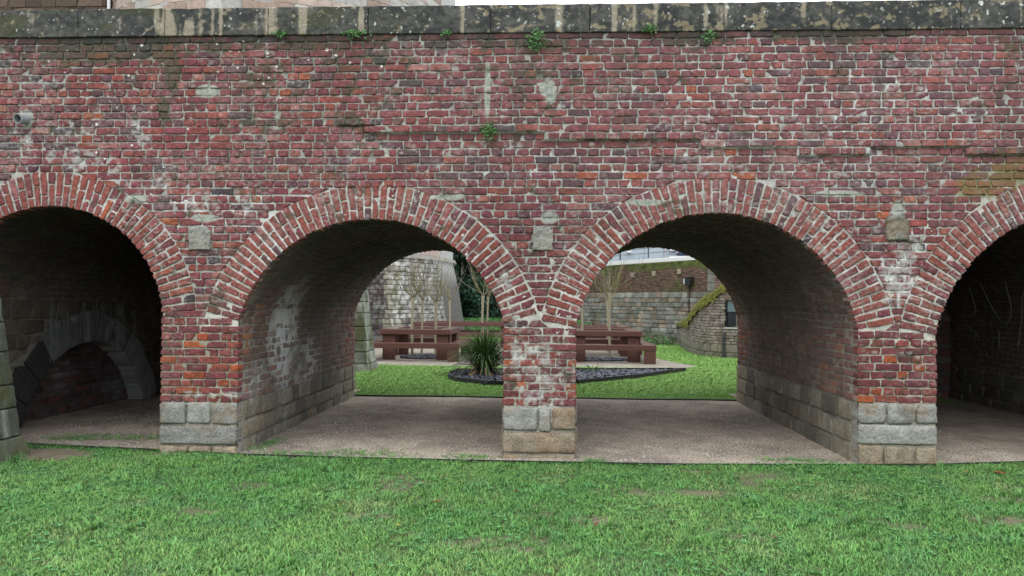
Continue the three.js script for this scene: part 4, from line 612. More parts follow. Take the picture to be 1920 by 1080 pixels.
// ───────────────────────── buildings and walls behind ─────────────────────────
const proj = (p) => { const v = tmpV.set(p[0], p[1], p[2]).applyMatrix4(camera.matrixWorldInverse); return [960 - 1400 * v.x / v.z, 540 + 1400 * v.y / v.z]; };
camera.updateMatrixWorld(); camera.matrixWorldInverse.copy(camera.matrixWorld).invert();
function courses(name, parent, F, a0, a1, y0, y1, rh, rl, o) { // coursed masonry, the stones that show are parts
  const r = mulberry(o.seed), rest = new MB(); let count = 0; const mk = o.mat || M.mason;
  for (let y = y0, j = 0; y < y1 - 0.02; j++) { let h = rh * (0.82 + 0.36 * r() * (o.even ? 0.3 : 1)); if (y + h > y1 - rh * 0.4) h = y1 - y; let a = a0 - (j % 2 ? rl * 0.45 * (0.6 + r() * 0.6) : 0);
    while (a < a1) { let len = rl * (0.65 + 0.7 * r() * (o.even ? 0.4 : 1)); const e = Math.min(a1, a + len), s = Math.max(a, a0); if (e - s > 0.04) {
      let q = rect(s + o.gap / 2, y + o.gap / 2, e - o.gap / 2, y + h - o.gap / 2); if (o.clip) q = o.clip(q);
      if (q) { const c = F((s + e) / 2, y + h / 2, 0), px = proj(c), vis = !o.see || o.see(px); const single = o.single !== false && vis && count < 300; if (single) count++; const mb = single ? new MB() : rest; const bc = o.col((s + e) / 2, y + h / 2, r);
        block(mb, F, q, { nx: o.nx || 1, ny: 1, ch: o.ch || 0.015, jit: o.jit ?? 0.008, rough: o.rough ?? 0.006, drop: 0.01, depth: 0.06, h0: (o.proud || 0.02) * r(), rnd: r, col: o.fine ? (u, v) => o.fine(bc, u, v) : bc, chip: 0.2 }); if (single) part(name, mb.geo(), mk, parent); } }
      a += len; }
    y += h; }
  if (rest.n) tag(part(name, rest.geo(), mk, parent), null, null, null, 'stuff');
}
function backing(name, parent, F, a0, a1, y0, yTop, n, col) { const mb = new MB(), m = 10; for (let i = 0; i <= n; i++) for (let j = 0; j <= m; j++) { const a = lerp(a0, a1, i / n), y = lerp(y0, typeof yTop === 'function' ? yTop(a) : yTop, j / m); mb.v(F(a, y, -0.012), [a, y], mul3(col, 0.7 + 0.6 * vn(a * 3, y * 3, 7))); } for (let i = 0; i < n; i++) for (let j = 0; j < m; j++) { const b = i * (m + 1) + j; mb.q(b, b + m + 1, b + m + 2, b + 1); } part(name, mb.geo(), M.mason, parent); }

{ // round tower with a battered foot
  const o = base('stone_tower', [-11.3, 0, -24.5]); tag(o, 'huge round stone tower with a dark battered foot and pale pinkish masonry above', 'tower');
  const R0 = 7.2, Rad = (y) => R0 + (y < 3.3 ? 0.17 * (3.3 - y) + 0.06 : 0), F = (a, y, h) => { const t = a / R0; return [Math.sin(t) * (Rad(y) + h), y, Math.cos(t) * (Rad(y) + h)]; };
  const FW2 = (a, y, h) => { const p = F(a, y, h); return [p[0] - 11.3, p[1], p[2] - 24.5]; };
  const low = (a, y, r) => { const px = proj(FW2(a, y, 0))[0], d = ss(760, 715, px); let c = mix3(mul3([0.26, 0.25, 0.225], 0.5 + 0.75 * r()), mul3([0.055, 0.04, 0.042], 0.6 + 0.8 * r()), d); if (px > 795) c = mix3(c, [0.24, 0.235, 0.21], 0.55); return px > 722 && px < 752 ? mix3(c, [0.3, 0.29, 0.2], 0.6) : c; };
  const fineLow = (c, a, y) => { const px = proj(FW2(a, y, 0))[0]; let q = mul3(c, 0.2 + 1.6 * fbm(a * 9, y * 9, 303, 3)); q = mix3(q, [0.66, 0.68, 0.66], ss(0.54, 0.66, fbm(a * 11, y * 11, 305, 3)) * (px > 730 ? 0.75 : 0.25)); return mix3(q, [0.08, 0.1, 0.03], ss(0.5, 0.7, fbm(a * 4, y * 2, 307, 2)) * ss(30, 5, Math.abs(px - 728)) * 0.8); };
  const win = (p) => p[0] > 650 && p[0] < 880 && p[1] > 460 && p[1] < 625;
  const A = (px) => px, a0 = 0.2 * R0, a1 = 1.45 * R0;
  const W = { offset: true };
  const wrap = (Fx) => Fx;
  const seeLow = (p) => win(p), world = (fn) => fn;
  // the stones are laid in the tower's own frame; visibility is judged in the scene's
  const lay = (name, A0, A1, Y0, Y1, rh, rl, opt) => courses(name, o, F, A0, A1, Y0, Y1, rh, rl, { ...opt, see: undefined, single: false });
  const layS = (name, A0, A1, Y0, Y1, rh, rl, opt) => courses(name, o, F, A0, A1, Y0, Y1, rh, rl, opt);
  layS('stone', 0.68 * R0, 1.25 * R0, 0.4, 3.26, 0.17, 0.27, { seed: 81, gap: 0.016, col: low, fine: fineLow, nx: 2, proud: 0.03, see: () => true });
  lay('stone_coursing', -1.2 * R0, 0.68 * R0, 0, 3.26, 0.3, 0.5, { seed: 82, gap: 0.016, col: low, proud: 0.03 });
  part('string_course', new THREE.CylinderGeometry(R0 + 0.1, R0 + 0.16, 0.14, 96, 1, true).translate(0, 3.33, 0), std({ color: new THREE.Color().setRGB(0.36, 0.35, 0.31), map: rep(graniteMap, 40, 1) }), o);
  const up = (a, y, r) => { const c = r(); return mul3(c < 0.4 ? [0.5, 0.4, 0.35] : c < 0.75 ? [0.46, 0.45, 0.42] : [0.4, 0.3, 0.25], 0.85 + 0.3 * r()); };
  const fineUp = (c, a, y) => mul3(c, 0.8 + 0.4 * fbm(a * 5, y * 5, 309, 3));
  layS('pale_stone', -0.75 * R0, 1.25 * R0, 11.2, 13.3, 0.36, 0.62, { seed: 83, gap: 0.02, col: up, fine: fineUp, nx: 2, proud: 0.012 });
  lay('stone_coursing', -1.3 * R0, 1.3 * R0, 3.4, 11.2, 0.36, 0.62, { seed: 84, gap: 0.02, col: up, proud: 0.012 });
  lay('stone_coursing', -1.3 * R0, 1.3 * R0, 13.3, 17, 0.36, 0.62, { seed: 85, gap: 0.02, col: up, proud: 0.012 });
  const mb = new MB(); for (let i = 0; i <= 120; i++) for (let j = 0; j <= 12; j++) { const y = j < 4 ? j * 1.1 : lerp(3.3, 17, (j - 4) / 8), t = i / 120 * Math.PI * 2, c = y < 3.25 ? [0.13, 0.125, 0.12] : [0.5, 0.5, 0.49]; mb.v(F(t * R0, y, -0.012), [t * R0, y], c); } for (let i = 0; i < 120; i++) for (let j = 0; j < 12; j++) { const b = i * 13 + j; mb.q(b, b + 13, b + 14, b + 1); } part('pointing', mb.geo(), M.mason, o);
  part('top', new THREE.CircleGeometry(R0, 64).rotateX(-Math.PI / 2).translate(0, 17, 0), M.mason.clone(), o).material.vertexColors = false;
}
{ // darker stone house against the tower, far left
  const o = base('stone_house', [-21.2, 0, -19]); tag(o, 'dark brown rough stone building above the left end of the coping, beside the tower', 'building');
  const F = (a, y, h) => [a, y, h], col = (a, y, r) => mul3([0.1, 0.07, 0.05], 0.5 + 1.0 * r());
  courses('stone', o, F, -5, 4.95, 11.2, 13.6, 0.42, 0.75, { seed: 86, gap: 0.02, col, proud: 0.04, nx: 2 });
  courses('stone_coursing', o, F, -5, 4.95, 0, 11.2, 0.42, 0.75, { seed: 87, gap: 0.02, col, proud: 0.04, single: false });
  part('wall', new THREE.BoxGeometry(9.98, 15.5, 7.9).translate(0, 7.7, -3.97), std({ color: new THREE.Color().setRGB(0.07, 0.055, 0.045), map: rep(grainMap, 6, 6) }), o);
  const p = base('drain_pipe', [-16.12, 0, -18.88]), mb = new MB(); mb.tube([[0, 0, 0], [0, 7, 0], [0, 15, 0]], [0.055, 0.055, 0.055], 10); part('pipe', mb.geo(), M.white, p); for (let y = 2; y < 15; y += 2.2) part('bracket', new THREE.TorusGeometry(0.062, 0.012, 6, 14).rotateX(Math.PI / 2).translate(0, y, 0), M.dark, p); tag(p, 'white rain pipe between the dark stone building and the pale tower', 'pipe');
}
{ // ivy-clad bank
  const L = [], r = mulberry(88); for (let k = 0; k < 26000; k++) { const x = -6.2 + r() * 8.2, y = 0.7 + Math.pow(r(), 0.8) * 4.9, z = -31.5 - 1.0 * r() - 0.35 * (y - 1) + 1.1 * (fbm(x * 0.9, y * 0.9, 311, 3) - 0.5) * 2, s = 0.07 + 0.07 * r(), v = (0.35 + 1.1 * r()) * (0.5 + fbm(x * 1.5, y * 1.5, 313, 2)); L.push([x, y, z, r() * 6.28, s, s, s, 0.035 * v, 0.095 * v, 0.055 * v, (r() - 0.5) * 2.4, (r() - 0.5) * 2.4]); }
  const mb = new MB(), c = [1, 1, 1], p = [[0, 0], [0.7, 0.25], [0.55, 0.8], [0, 1.15], [-0.55, 0.8], [-0.7, 0.25]].map(([x, y]) => mb.v([x, y - 0.5, -0.2 * x * x], [0, 0], c)); for (let k = 1; k < 5; k++) mb.t(p[0], p[k], p[k + 1]);
  const o = tag(scatter('ivy', mb.geo(), M.leaf, L), 'dark green ivy covering the bank to the right of the round tower', 'ivy', null, 'stuff');
  part('ivy_bank', new THREE.BoxGeometry(8.6, 6, 1).translate(-2.1, 2.6, -33.9), std({ color: new THREE.Color().setRGB(0.012, 0.02, 0.012) }), o);
  const U = []; for (let k = 0; k < 9000; k++) { const x = -5 + r() * 7.4, z = -25.5 - 6 * r(), y = hill(x, z) + 0.03 + r() * 0.2 * ss(-27, -30, z), s = 0.05 + 0.06 * r(), v = 0.6 + 0.9 * r(); U.push([x, y, z, r() * 6.28, s, s, s, 0.07 * v, 0.2 * v, 0.045 * v, (r() - 0.5) * 1.6 - 0.6, (r() - 0.5) * 1.2]); }
  tag(scatter('ground_cover', mb.geo(), M.leaf, U), 'fresh green ground cover on the bank at the foot of the ivy', 'ground cover', null, 'stuff');
  const V = []; for (let k = 0; k < 2600; k++) { const x = 2.6 + r() * 2.3, z = -20.5 - 3.5 * r(), y = hill(x, z) + 0.03 + r() * 0.22, s = 0.035 + 0.05 * r(), v = 0.5 + 0.9 * r(), br = r() < 0.3; if (x > wallX(z)) continue; V.push([x, y, z, r() * 6.28, s, s, s, ...(br ? [0.16 * v, 0.11 * v, 0.08 * v] : [0.06 * v, 0.15 * v, 0.045 * v]), (r() - 0.5) * 1.8 - 0.5, (r() - 0.5) * 1.2]); }
  tag(scatter('ground_cover', mb.geo(), M.leaf, V), 'straggling plants along the foot of the rear stone wall', 'ground cover', null, 'stuff');
}
// rear retaining wall: squared stone below, brick above
const RW = { x: 0, z: -32.2, dx: 0.53, dz: 0.848 }, FR = (a, y, h) => [RW.x + RW.dx * a - RW.dz * h, y, RW.z + RW.dz * a + RW.dx * h];
const mossTop = (a, y) => ss(0.42, 0.62, fbm(a * 1.1, y * 2.5, 321, 3) * 0.7 + 0.5 * ss(2.8, 3.4, y) * (0.35 + 0.65 * ss(9.5, 11.8, a)) + 0.15 * ss(4.5, 6.5, a) * ss(8, 6, a) * ss(2.9, 3.2, y));
{
  const o = base('retaining_wall', [0, 0, 0]); tag(o, 'old retaining wall at the back, mossy brown brick above grey-green squared stone', 'wall');
  const fine = (c, a, y) => mix3(mul3(c, 0.6 + 0.8 * fbm(a * 7, y * 7, 323, 3)), [0.1, 0.11, 0.06], 0.4 * ss(0.5, 0.7, fbm(a * 2, y * 2, 325, 3)));
  courses('stone', o, FR, 2.6, 11.9, 0.15, 2.08, 0.19, 0.42, { seed: 91, gap: 0.018, fine, nx: 2, proud: 0.04, col: (a, y, r) => mul3(r() < 0.25 ? [0.3, 0.24, 0.19] : [0.27, 0.275, 0.25], 0.65 + 0.7 * r()) });
  courses('brick_coursing', o, FR, -1, 11.9, 2.09, 3.36, 0.075, 0.24, { seed: 92, gap: 0.014, even: true, ch: 0.008, jit: 0.003, rough: 0.002, proud: 0.014, single: false, col: (a, y, r) => mix3(mul3(r() < 0.3 ? [0.2, 0.115, 0.08] : [0.155, 0.1, 0.075], 0.65 + 0.7 * r()), mul3([0.1, 0.135, 0.025], 0.6 + 0.8 * r()), mossTop(a, y)) });
  backing('pointing', o, FR, -1, 12, 0, 3.36, 40, [0.13, 0.12, 0.095]);
  part('wall_core', new THREE.BoxGeometry(13, 3.5, 0.5).rotateY(Math.atan2(-RW.dz, RW.dx)).translate(FR(5.5, 1.6, -0.28)[0], 1.6, FR(5.5, 0, -0.28)[2]), std({ color: new THREE.Color().setRGB(0.14, 0.11, 0.09) }), o);
  for (const [a, y] of [[7.25, 2.86], [8.72, 2.88], [10.3, 2.92]]) { const mb = new MB(); block(mb, FR, rect(a - 0.08, y - 0.11, a + 0.1, y + 0.1), { h0: 0.06, nx: 2, ny: 2, rnd: rs, ch: 0.02, col: speck([0.5, 0.46, 0.36], 340) }); part('corbel_stone', mb.geo(), M.granite, o); }
  // side wall running towards the camera on the right
  const w = base('brick_side_wall', [0, 0, 0]); tag(w, 'pinkish brick wall with a grey stone quoin, rising behind the sloping moss-topped wall', 'wall');
  const FS = (a, y, h) => [6.3 + 0.55 * a - 0.835 * h, y, -22.05 + 0.835 * a + 0.55 * h - 0.0];
  courses('quoin', w, FS, 0.0, 0.4, 0, 4.6, 0.3, 0.8, { seed: 93, gap: 0.015, col: (a, y, r) => mul3([0.2, 0.2, 0.17], 0.7 + 0.6 * r()), proud: 0.03 });
  courses('stone', w, FS, 0.42, 4, 0, 2.1, 0.2, 0.4, { seed: 94, gap: 0.018, proud: 0.03, single: false, col: (a, y, r) => mul3([0.19, 0.21, 0.19], 0.7 + 0.6 * r()) });
  courses('brick_coursing', w, FS, 0.42, 4, 2.11, 4.6, 0.075, 0.24, { seed: 95, gap: 0.013, even: true, ch: 0.008, jit: 0.003, rough: 0.002, single: false, col: (a, y, r) => mul3(r() < 0.3 ? [0.3, 0.2, 0.17] : [0.24, 0.13, 0.115], 0.7 + 0.6 * r()) });
  backing('pointing', w, FS, 0, 4, 0, 4.6, 12, [0.2, 0.18, 0.16]);
}
{ // wall lamp with its conduit
  const a = 11.05, y = 2.5, p = FR(a, y, 0), o = base('wall_lamp', [p[0], y, p[2]], Math.atan2(-RW.dz, RW.dx)); tag(o, 'black box-shaped wall lamp with a pale glass front high on the rear wall', 'lamp');
  part('housing', rbox(-0.12, -0.15, 0.07, 0.16, 0.15, 0.3, 0.02), M.dark, o); part('glass', rbox(-0.2, -0.115, 0.09, -0.119, 0.115, 0.28, 0.01), std({ color: new THREE.Color().setRGB(0.6, 0.68, 0.74), roughness: 0.25 }), o); part('bulb', new THREE.CylinderGeometry(0.03, 0.03, 0.1, 12).rotateZ(0).translate(-0.2, 0, 0.18), M.dark, o); part('bracket', rbox(-0.03, -0.05, 0, 0.05, 0.05, 0.08, 0.008), M.dark, o); part('hood', rbox(-0.24, 0.15, 0.06, 0.17, 0.175, 0.32, 0.008), M.dark, o);
  const c = base('conduit', [FR(a - 0.12, 0, 0.05)[0], 0.9, FR(a - 0.12, 0, 0.05)[2]]), mb = new MB(); mb.tube([[0, 0, 0], [0.0, 0.7, 0], [0.01, 1.48, 0]], [0.024, 0.024, 0.024], 8); part('tube', mb.geo(), M.dark, c); for (const yy of [0.25, 0.8, 1.3]) part('clip', rbox(-0.035, yy, -0.05, 0.035, yy + 0.03, 0.03, 0.004), M.dark, c); tag(c, 'thin black cable conduit running down from the wall lamp', 'conduit');
}
{ // curved wall with a sloping mossy top, window and pipe
  const o = base('curved_wall', [0, 0, 0]); tag(o, 'curved stone block wall with a steep moss-covered sloping top and a narrow window', 'wall');
  const C = new THREE.CatmullRomCurve3(SW.map(([x, z]) => new THREE.Vector3(x, 0, z))), N = 400, P = C.getSpacedPoints(N), Ln = C.getLength();
  const F = (a, y, h) => { const u = Math.min(1, Math.max(0, a / Ln)) * N, i = Math.min(N - 1, Math.floor(u)), f = u - i, p = P[i], q = P[i + 1], dx = q.x - p.x, dz = q.z - p.z, l = Math.hypot(dx, dz), nx = -dz / l, nz = dx / l; return [lerp(p.x, q.x, f) + nx * h, y, lerp(p.z, q.z, f) + nz * h]; };
  const arcAt = (x, z) => { let b = 0, m = 1e9; P.forEach((p, i) => { const d = Math.hypot(p.x - x, p.z - z); if (d < m) { m = d; b = i; } }); return b / N * Ln; };
  const K = [[arcAt(5.5, -24.2), 0.7], [arcAt(5.17, -22), 0.82], [arcAt(4.69, -17.4), 1.02], [arcAt(4.69, -15.7), 1.52], [arcAt(4.99, -14.87), 1.9], [arcAt(5.29, -14.58), 2.2], [arcAt(5.75, -14.22), 2.6], [arcAt(6.6, -13.75), 3.3], [Ln, 4.2]];
  const top = (a) => { for (let k = 1; k < K.length; k++) if (a <= K[k][0]) return lerp(K[k - 1][1], K[k][1], Math.max(0, (a - K[k - 1][0]) / (K[k][0] - K[k - 1][0] || 1))); return K.at(-1)[1]; };
  const wa = arcAt(5.23, -14.63), wb = arcAt(5.52, -14.4), wy0 = 0.92, wy1 = 1.72;
  const clip = (q) => { const a0 = q[0][0], a1 = q[1][0], y0 = q[0][1], y1 = q[2][1]; if (y0 > top((a0 + a1) / 2) - 0.05) return null; if (a1 > wa && a0 < wb && y1 > wy0 - 0.02 && y0 < wy1 + 0.24) { if (a0 < wa - 0.06) { const e = wa - 0.012; return rect(a0, y0, e, y1); } if (a1 > wb + 0.06) return rect(wb + 0.012, y0, a1, y1); return null; } const t0 = top(a0), t1 = top(a1); return [[a0, y0], [a1, y0], [a1, Math.min(y1, t1)], [a0, Math.max(y0 + 0.01, Math.min(y1, t0))]]; };
  const S0 = arcAt(4.72, -18.5);
  const col = (a, y, r) => mix3(mul3(r() < 0.2 ? [0.2, 0.19, 0.15] : [0.27, 0.235, 0.205], 0.72 + 0.5 * r()), [0.15, 0.16, 0.1], ss(0.55, 0.1, y) * 0.7);
  const fine = (c, a, y) => mix3(mul3(c, 0.65 + 0.7 * fbm(a * 9, y * 9, 331, 3)), [0.13, 0.14, 0.03], ss(0.3, 0.06, top(a) - y + 0.25 * (fbm(a * 6, y * 4, 333, 3) - 0.5)) * 0.85);
  courses('stone', o, F, S0, arcAt(6.0, -14.06), 0.42, 4.0, 0.098, 0.24, { seed: 96, gap: 0.013, even: true, clip, col, fine, nx: 2, ch: 0.01, jit: 0.004, rough: 0.003, proud: 0.018 });
  courses('base_stone', o, F, S0, arcAt(6.0, -14.06), -0.05, 0.42, 0.22, 0.36, { seed: 97, gap: 0.014, clip, col, fine, nx: 2, proud: 0.03 });
  courses('stone_coursing', o, F, 0, S0, -0.05, 4.0, 0.15, 0.3, { seed: 98, gap: 0.013, clip, col, fine, proud: 0.02, single: false });
  courses('stone_coursing', o, F, arcAt(6.0, -14.06), Ln, -0.05, 4.2, 0.1, 0.24, { seed: 99, gap: 0.013, clip, col, fine, proud: 0.018, single: false });
  { const mb = new MB(), n = 220, m = 30, at = []; for (let i = 0; i <= n; i++) for (let j = 0; j <= m; j++) { const a = Ln * i / n, y = lerp(-0.1, top(a) - 0.02, j / m); at.push(mb.v(F(a, y, -0.012), [a, y], mul3([0.17, 0.15, 0.115], 0.7 + 0.5 * vn(a * 4, y * 4, 5)))); } for (let i = 0; i < n; i++) for (let j = 0; j < m; j++) { const a = Ln * (i + 0.5) / n, y = lerp(-0.1, top(a) - 0.02, (j + 0.5) / m); if (a > wa && a < wb && y > wy0 && y < wy1) continue; const b = i * (m + 1) + j; mb.q(at[b], at[b + m + 1], at[b + m + 2], at[b + 1]); } part('pointing', mb.geo(), M.mason, o); }
  { const mb = new MB(), n = 260; const rows = [[0.05, -0.09], [0.06, -0.02], [0.03, 0.05], [-0.1, 0.085], [-0.3, 0.06], [-0.36, -0.6]]; for (let i = 0; i <= n; i++) { const a = Ln * i / n; rows.forEach(([h, d], k) => { const nz = fbm(a * 6, k * 3, 335, 3) - 0.5; mb.v(F(a, top(a) + d + 0.05 * nz - (k === 0 ? 0.1 * vn(a * 7, 1, 9) : 0), h + 0.03 * nz), [a, k * 0.1], mul3(mix3([0.13, 0.15, 0.025], [0.2, 0.2, 0.05], vn(a * 9, k, 11)), 0.65 + 0.7 * vn(a * 14, k * 2, 13))); }); } const m = rows.length; for (let i = 0; i < n; i++) for (let k = 0; k < m - 1; k++) { const b = i * m + k; mb.q(b, b + m, b + m + 1, b + 1); } part('mossy_coping', mb.geo(), M.soil, o); }
  { // hanging moss fronds
    const mb = new MB(), r = mulberry(337); for (let k = 0; k < 2400; k++) { const a = lerp(S0, arcAt(6, -14.06), r()), t = top(a), d = 0.09 - 0.33 * Math.pow(r(), 1.8) * (0.3 + fbm(a * 5, 1, 339, 2)), s = 0.015 + 0.03 * r(), c = mul3(mix3([0.12, 0.14, 0.02], [0.26, 0.26, 0.05], r()), 0.7 + 0.6 * r()), x = (r() - 0.5) * s; const p = F(a, t + d, 0.05 + 0.03 * r()), q = F(a + s, t + d + x, 0.06), e = F(a + s * 0.5, t + d - s * 1.6, 0.055 + 0.03 * r()); mb.t(mb.v(p, [0, 0], c), mb.v(q, [0, 0], c), mb.v(e, [0, 0], mul3(c, 0.8))); } tag(part('moss', mb.geo(), M.leaf, o), null, null, null, 'stuff'); }
  // window
  const wd = new THREE.Group(); wd.name = 'window'; o.add(wd); const pA = F(wa, 0, -0.03), pB = F(wb, 0, -0.03), ang = Math.atan2(-(pB[2] - pA[2]), pB[0] - pA[0]), ww = Math.hypot(pB[0] - pA[0], pB[2] - pA[2]); wd.position.set(pA[0], 0, pA[2]); wd.rotation.y = ang;
  const fr = std({ color: new THREE.Color().setRGB(0.42, 0.43, 0.4), roughness: 0.6 }), dk = std({ color: new THREE.Color().setRGB(0.02, 0.025, 0.032), roughness: 0.12 });
  part('pane', rbox(0.025, wy0 + 0.03, -0.075, ww - 0.025, wy0 + 0.44, -0.06, 0.003), dk, wd); part('pane', rbox(0.025, wy0 + 0.455, -0.075, ww - 0.025, wy1 - 0.03, -0.06, 0.003), std({ color: new THREE.Color().setRGB(0.13, 0.2, 0.21), roughness: 0.15 }), wd);
  part('frame', mergeGeometries([rbox(0, wy0, -0.08, 0.022, wy1, -0.02, 0.004), rbox(ww - 0.022, wy0, -0.08, ww, wy1, -0.02, 0.004), rbox(0.023, wy0, -0.08, ww - 0.023, wy0 + 0.026, -0.02, 0.004), rbox(0.023, wy1 - 0.026, -0.08, ww - 0.023, wy1, -0.02, 0.004), rbox(0.023, wy0 + 0.438, -0.079, ww - 0.023, wy0 + 0.458, -0.03, 0.004)]), dk, wd);
  part('sill', rbox(-0.03, wy0 - 0.05, -0.1, ww + 0.03, wy0 - 0.004, 0.05, 0.008), fr, wd); part('lintel', rbox(-0.05, wy1 + 0.035, -0.08, ww + 0.06, wy1 + 0.22, 0.035, 0.012), std({ color: new THREE.Color().setRGB(0.21, 0.155, 0.135), map: rep(grainMap, 1, 1) }), wd); part('head', rbox(-0.01, wy1 + 0.002, -0.08, ww + 0.01, wy1 + 0.033, 0.01, 0.004), fr, wd);
  part('back', rbox(-0.1, wy0 - 0.1, -0.3, ww + 0.1, wy1 + 0.1, -0.12, 0.01), M.dark, wd);
  // pipe
  const pp = F(wa - 0.02, 0, 0.06), dp = base('downpipe', pp), mb = new MB(); mb.tube([[0.02, 0.78, -0.02], [0.02, 0.7, 0], [0, 0.45, 0], [-0.005, 0.0, 0.02]], [0.038, 0.038, 0.038, 0.038], 10); part('pipe', mb.geo(), std({ color: new THREE.Color().setRGB(0.045, 0.05, 0.055), roughness: 0.5 }), dp); for (const y of [0.12, 0.6]) part('bracket', new THREE.TorusGeometry(0.043, 0.009, 6, 14).rotateX(Math.PI / 2).translate(0, y, 0), M.dark, dp); tag(dp, 'short dark downpipe below the narrow window of the curved wall', 'pipe');
  // bush on top
  const L = [], r = mulberry(345); const lg = new MB(), cc = [1, 1, 1]; { const p = [[0, 0], [0.5, 0.35], [0, 1.2], [-0.5, 0.35]].map(([x, y]) => lg.v([x, y, 0], [0, 0], cc)); lg.q(...p); }
  for (let k = 0; k < 1500; k++) { const a = lerp(arcAt(4.8, -15.2), arcAt(6.2, -13.95), r()), h = -0.25 - 0.8 * r(), y = top(a) + 0.02 + 0.5 * r() * fbm(a * 4, h * 3, 347, 2) * 1.6, p = F(a, y, h), s = 0.03 + 0.05 * r(), v = 0.6 + 0.8 * r(); L.push([p[0], p[1], p[2], r() * 6.28, s, s, s, 0.17 * v, 0.24 * v, 0.06 * v, (r() - 0.5) * 2, (r() - 0.5) * 2]); }
  tag(scatter('shrub', lg.geo(), M.leaf, L), 'yellow-green shrub growing behind the mossy sloping wall top', 'shrub');
}
// street level above the retaining wall: parapet, railing, shop
{
  const st = new MB(), q = [FR(-6, 3.3, -0.3), FR(40, 3.3, -0.3), FR(40, 3.3, -60), FR(-6, 3.3, -60)].map((p) => st.v(p)); st.q(...q); tag(part('street', st.geo(false), std({ color: new THREE.Color().setRGB(0.12, 0.12, 0.12) })), null, null, null, 'structure');
  const ang = Math.atan2(-RW.dz, RW.dx), at = (a, y, h) => FR(a, y, h), wall = base('parapet', at(5.5, 3.37, -0.2), ang); part('band', rbox(-8, 0, -0.09, 9, 0.17, 0.09, 0.015), std({ color: new THREE.Color().setRGB(0.78, 0.8, 0.8), roughness: 0.7 }), wall); tag(wall, 'white painted parapet band along the top of the rear retaining wall', 'parapet');
  const rail = base('railing', at(5.5, 3.6, -0.25), ang); for (const y of [0.2, 0.42]) part('rail', rbox(-8, y, -0.018, 9, y + 0.035, 0.018, 0.008), std({ color: new THREE.Color().setRGB(0.2, 0.21, 0.22), roughness: 0.5 }), rail); for (let k = 0; k < 9; k++) part('post', rbox(-7.5 + k * 2, 0, -0.02, -7.46 + k * 2, 0.455, 0.022, 0.006), M.dark, rail); tag(rail, 'thin grey railing above the white parapet of the rear wall', 'railing');
  const shop = base('shop_building', [9, 3.3, -48]); tag(shop, 'pale blue-grey shop building on the street above the rear wall', 'building');
  const pale = std({ color: new THREE.Color().setRGB(0.4, 0.47, 0.53), roughness: 0.6 }); part('wall', new THREE.BoxGeometry(26, 7, 8).translate(0, 3.5, -4), pale, shop);
  for (let k = 0; k < 14; k++) part('cladding_panel', rbox(-12.9 + k * 1.85, 0.9, 0.002, -11.09 + k * 1.85, 6.6, 0.05, 0.012), pale, shop); part('plinth', rbox(-13, 0, 0.005, 13, 0.85, 0.12, 0.02), std({ color: new THREE.Color().setRGB(0.7, 0.72, 0.73) }), shop);
  part('roof_edge', rbox(-13.2, 6.9, -8.2, 13.2, 7.25, 0.25, 0.03), M.white, shop);
  const pr = std({ color: new THREE.Color().setRGB(0.75, 0.78, 0.8) }), canopy = part('awning', rbox(0.55, 1.9, 0.06, 6, 2.02, 0.7, 0.01), std({ color: new THREE.Color().setRGB(0.05, 0.12, 0.32) }), shop); void canopy;
  { const mb = new MB(); for (let k = 0; k < 34; k++) { const x = 0.55 + k * 0.16; const a = mb.v([x, 2.03, 0.6]), b = mb.v([x + 0.16, 2.03, 0.6]), c = mb.v([x + 0.08, 2.22, 0.6]); mb.t(a, b, c); const d = mb.v([x, 2.03, 0.55]), e = mb.v([x + 0.16, 2.03, 0.55]), f = mb.v([x + 0.08, 2.22, 0.55]); mb.t(e, d, f); mb.q(a, c, f, d); mb.q(c, b, e, f); } part('zigzag_trim', mb.geo(false), std({ color: new THREE.Color().setRGB(0.5, 0.1, 0.06) }), shop); }
  for (const x of [0.05, 0.9]) part('downpipe', new THREE.CylinderGeometry(0.04, 0.04, 6, 10).translate(x - 0.4, 3.6, 0.12), std({ color: new THREE.Color().setRGB(0.5, 0.42, 0.44) }), shop); part('lamp_box', rbox(0.05, 2.15, 0.06, 0.42, 2.4, 0.3, 0.02), M.white, shop); part('lamp_box', rbox(-3.1, 2.0, 0.06, -2.8, 2.2, 0.3, 0.02), M.white, shop);
  // sign board with a blue square and grey letters
  const sgn = base('shop_sign', [11.0, 4.75, -47.1]); part('board', rbox(-2.1, -0.24, -0.06, 3.5, 0.3, 0, 0.012), M.white, sgn); part('blue_square', rbox(-1.85, -0.2, 0.002, -1.5, 0.22, 0.02, 0.004), std({ color: new THREE.Color().setRGB(0.02, 0.25, 0.7) }), sgn);
  const gl = std({ color: new THREE.Color().setRGB(0.25, 0.27, 0.3) }), bar = (x0, y0, x1, y1) => rbox(x0, y0, 0.002, x1, y1, 0.016, 0.003), Ls = [[bar(0, -0.15, 0.05, 0.17), bar(0.17, -0.15, 0.22, 0.17), bar(0.052, 0.12, 0.168, 0.17), bar(0.052, -0.02, 0.168, 0.03)], [bar(0, -0.15, 0.05, 0.17), bar(0.052, -0.15, 0.18, -0.1)], [bar(0, -0.15, 0.05, 0.17), bar(0.052, 0.12, 0.18, 0.17)], [bar(0, -0.15, 0.05, 0.17), bar(0.052, 0.12, 0.18, 0.17), bar(0.052, -0.15, 0.18, -0.1)]];
  Ls.forEach((g, k) => part('letter', mergeGeometries(g).translate(-1.3 + k * 0.36, 0, 0), gl, sgn)); part('bracket', rbox(-1.2, -0.1, -0.85, -1.1, 0.0, -0.061, 0.01), gl, sgn); tag(sgn, 'white shop sign with a blue square and grey lettering above the rear wall', 'sign');
}

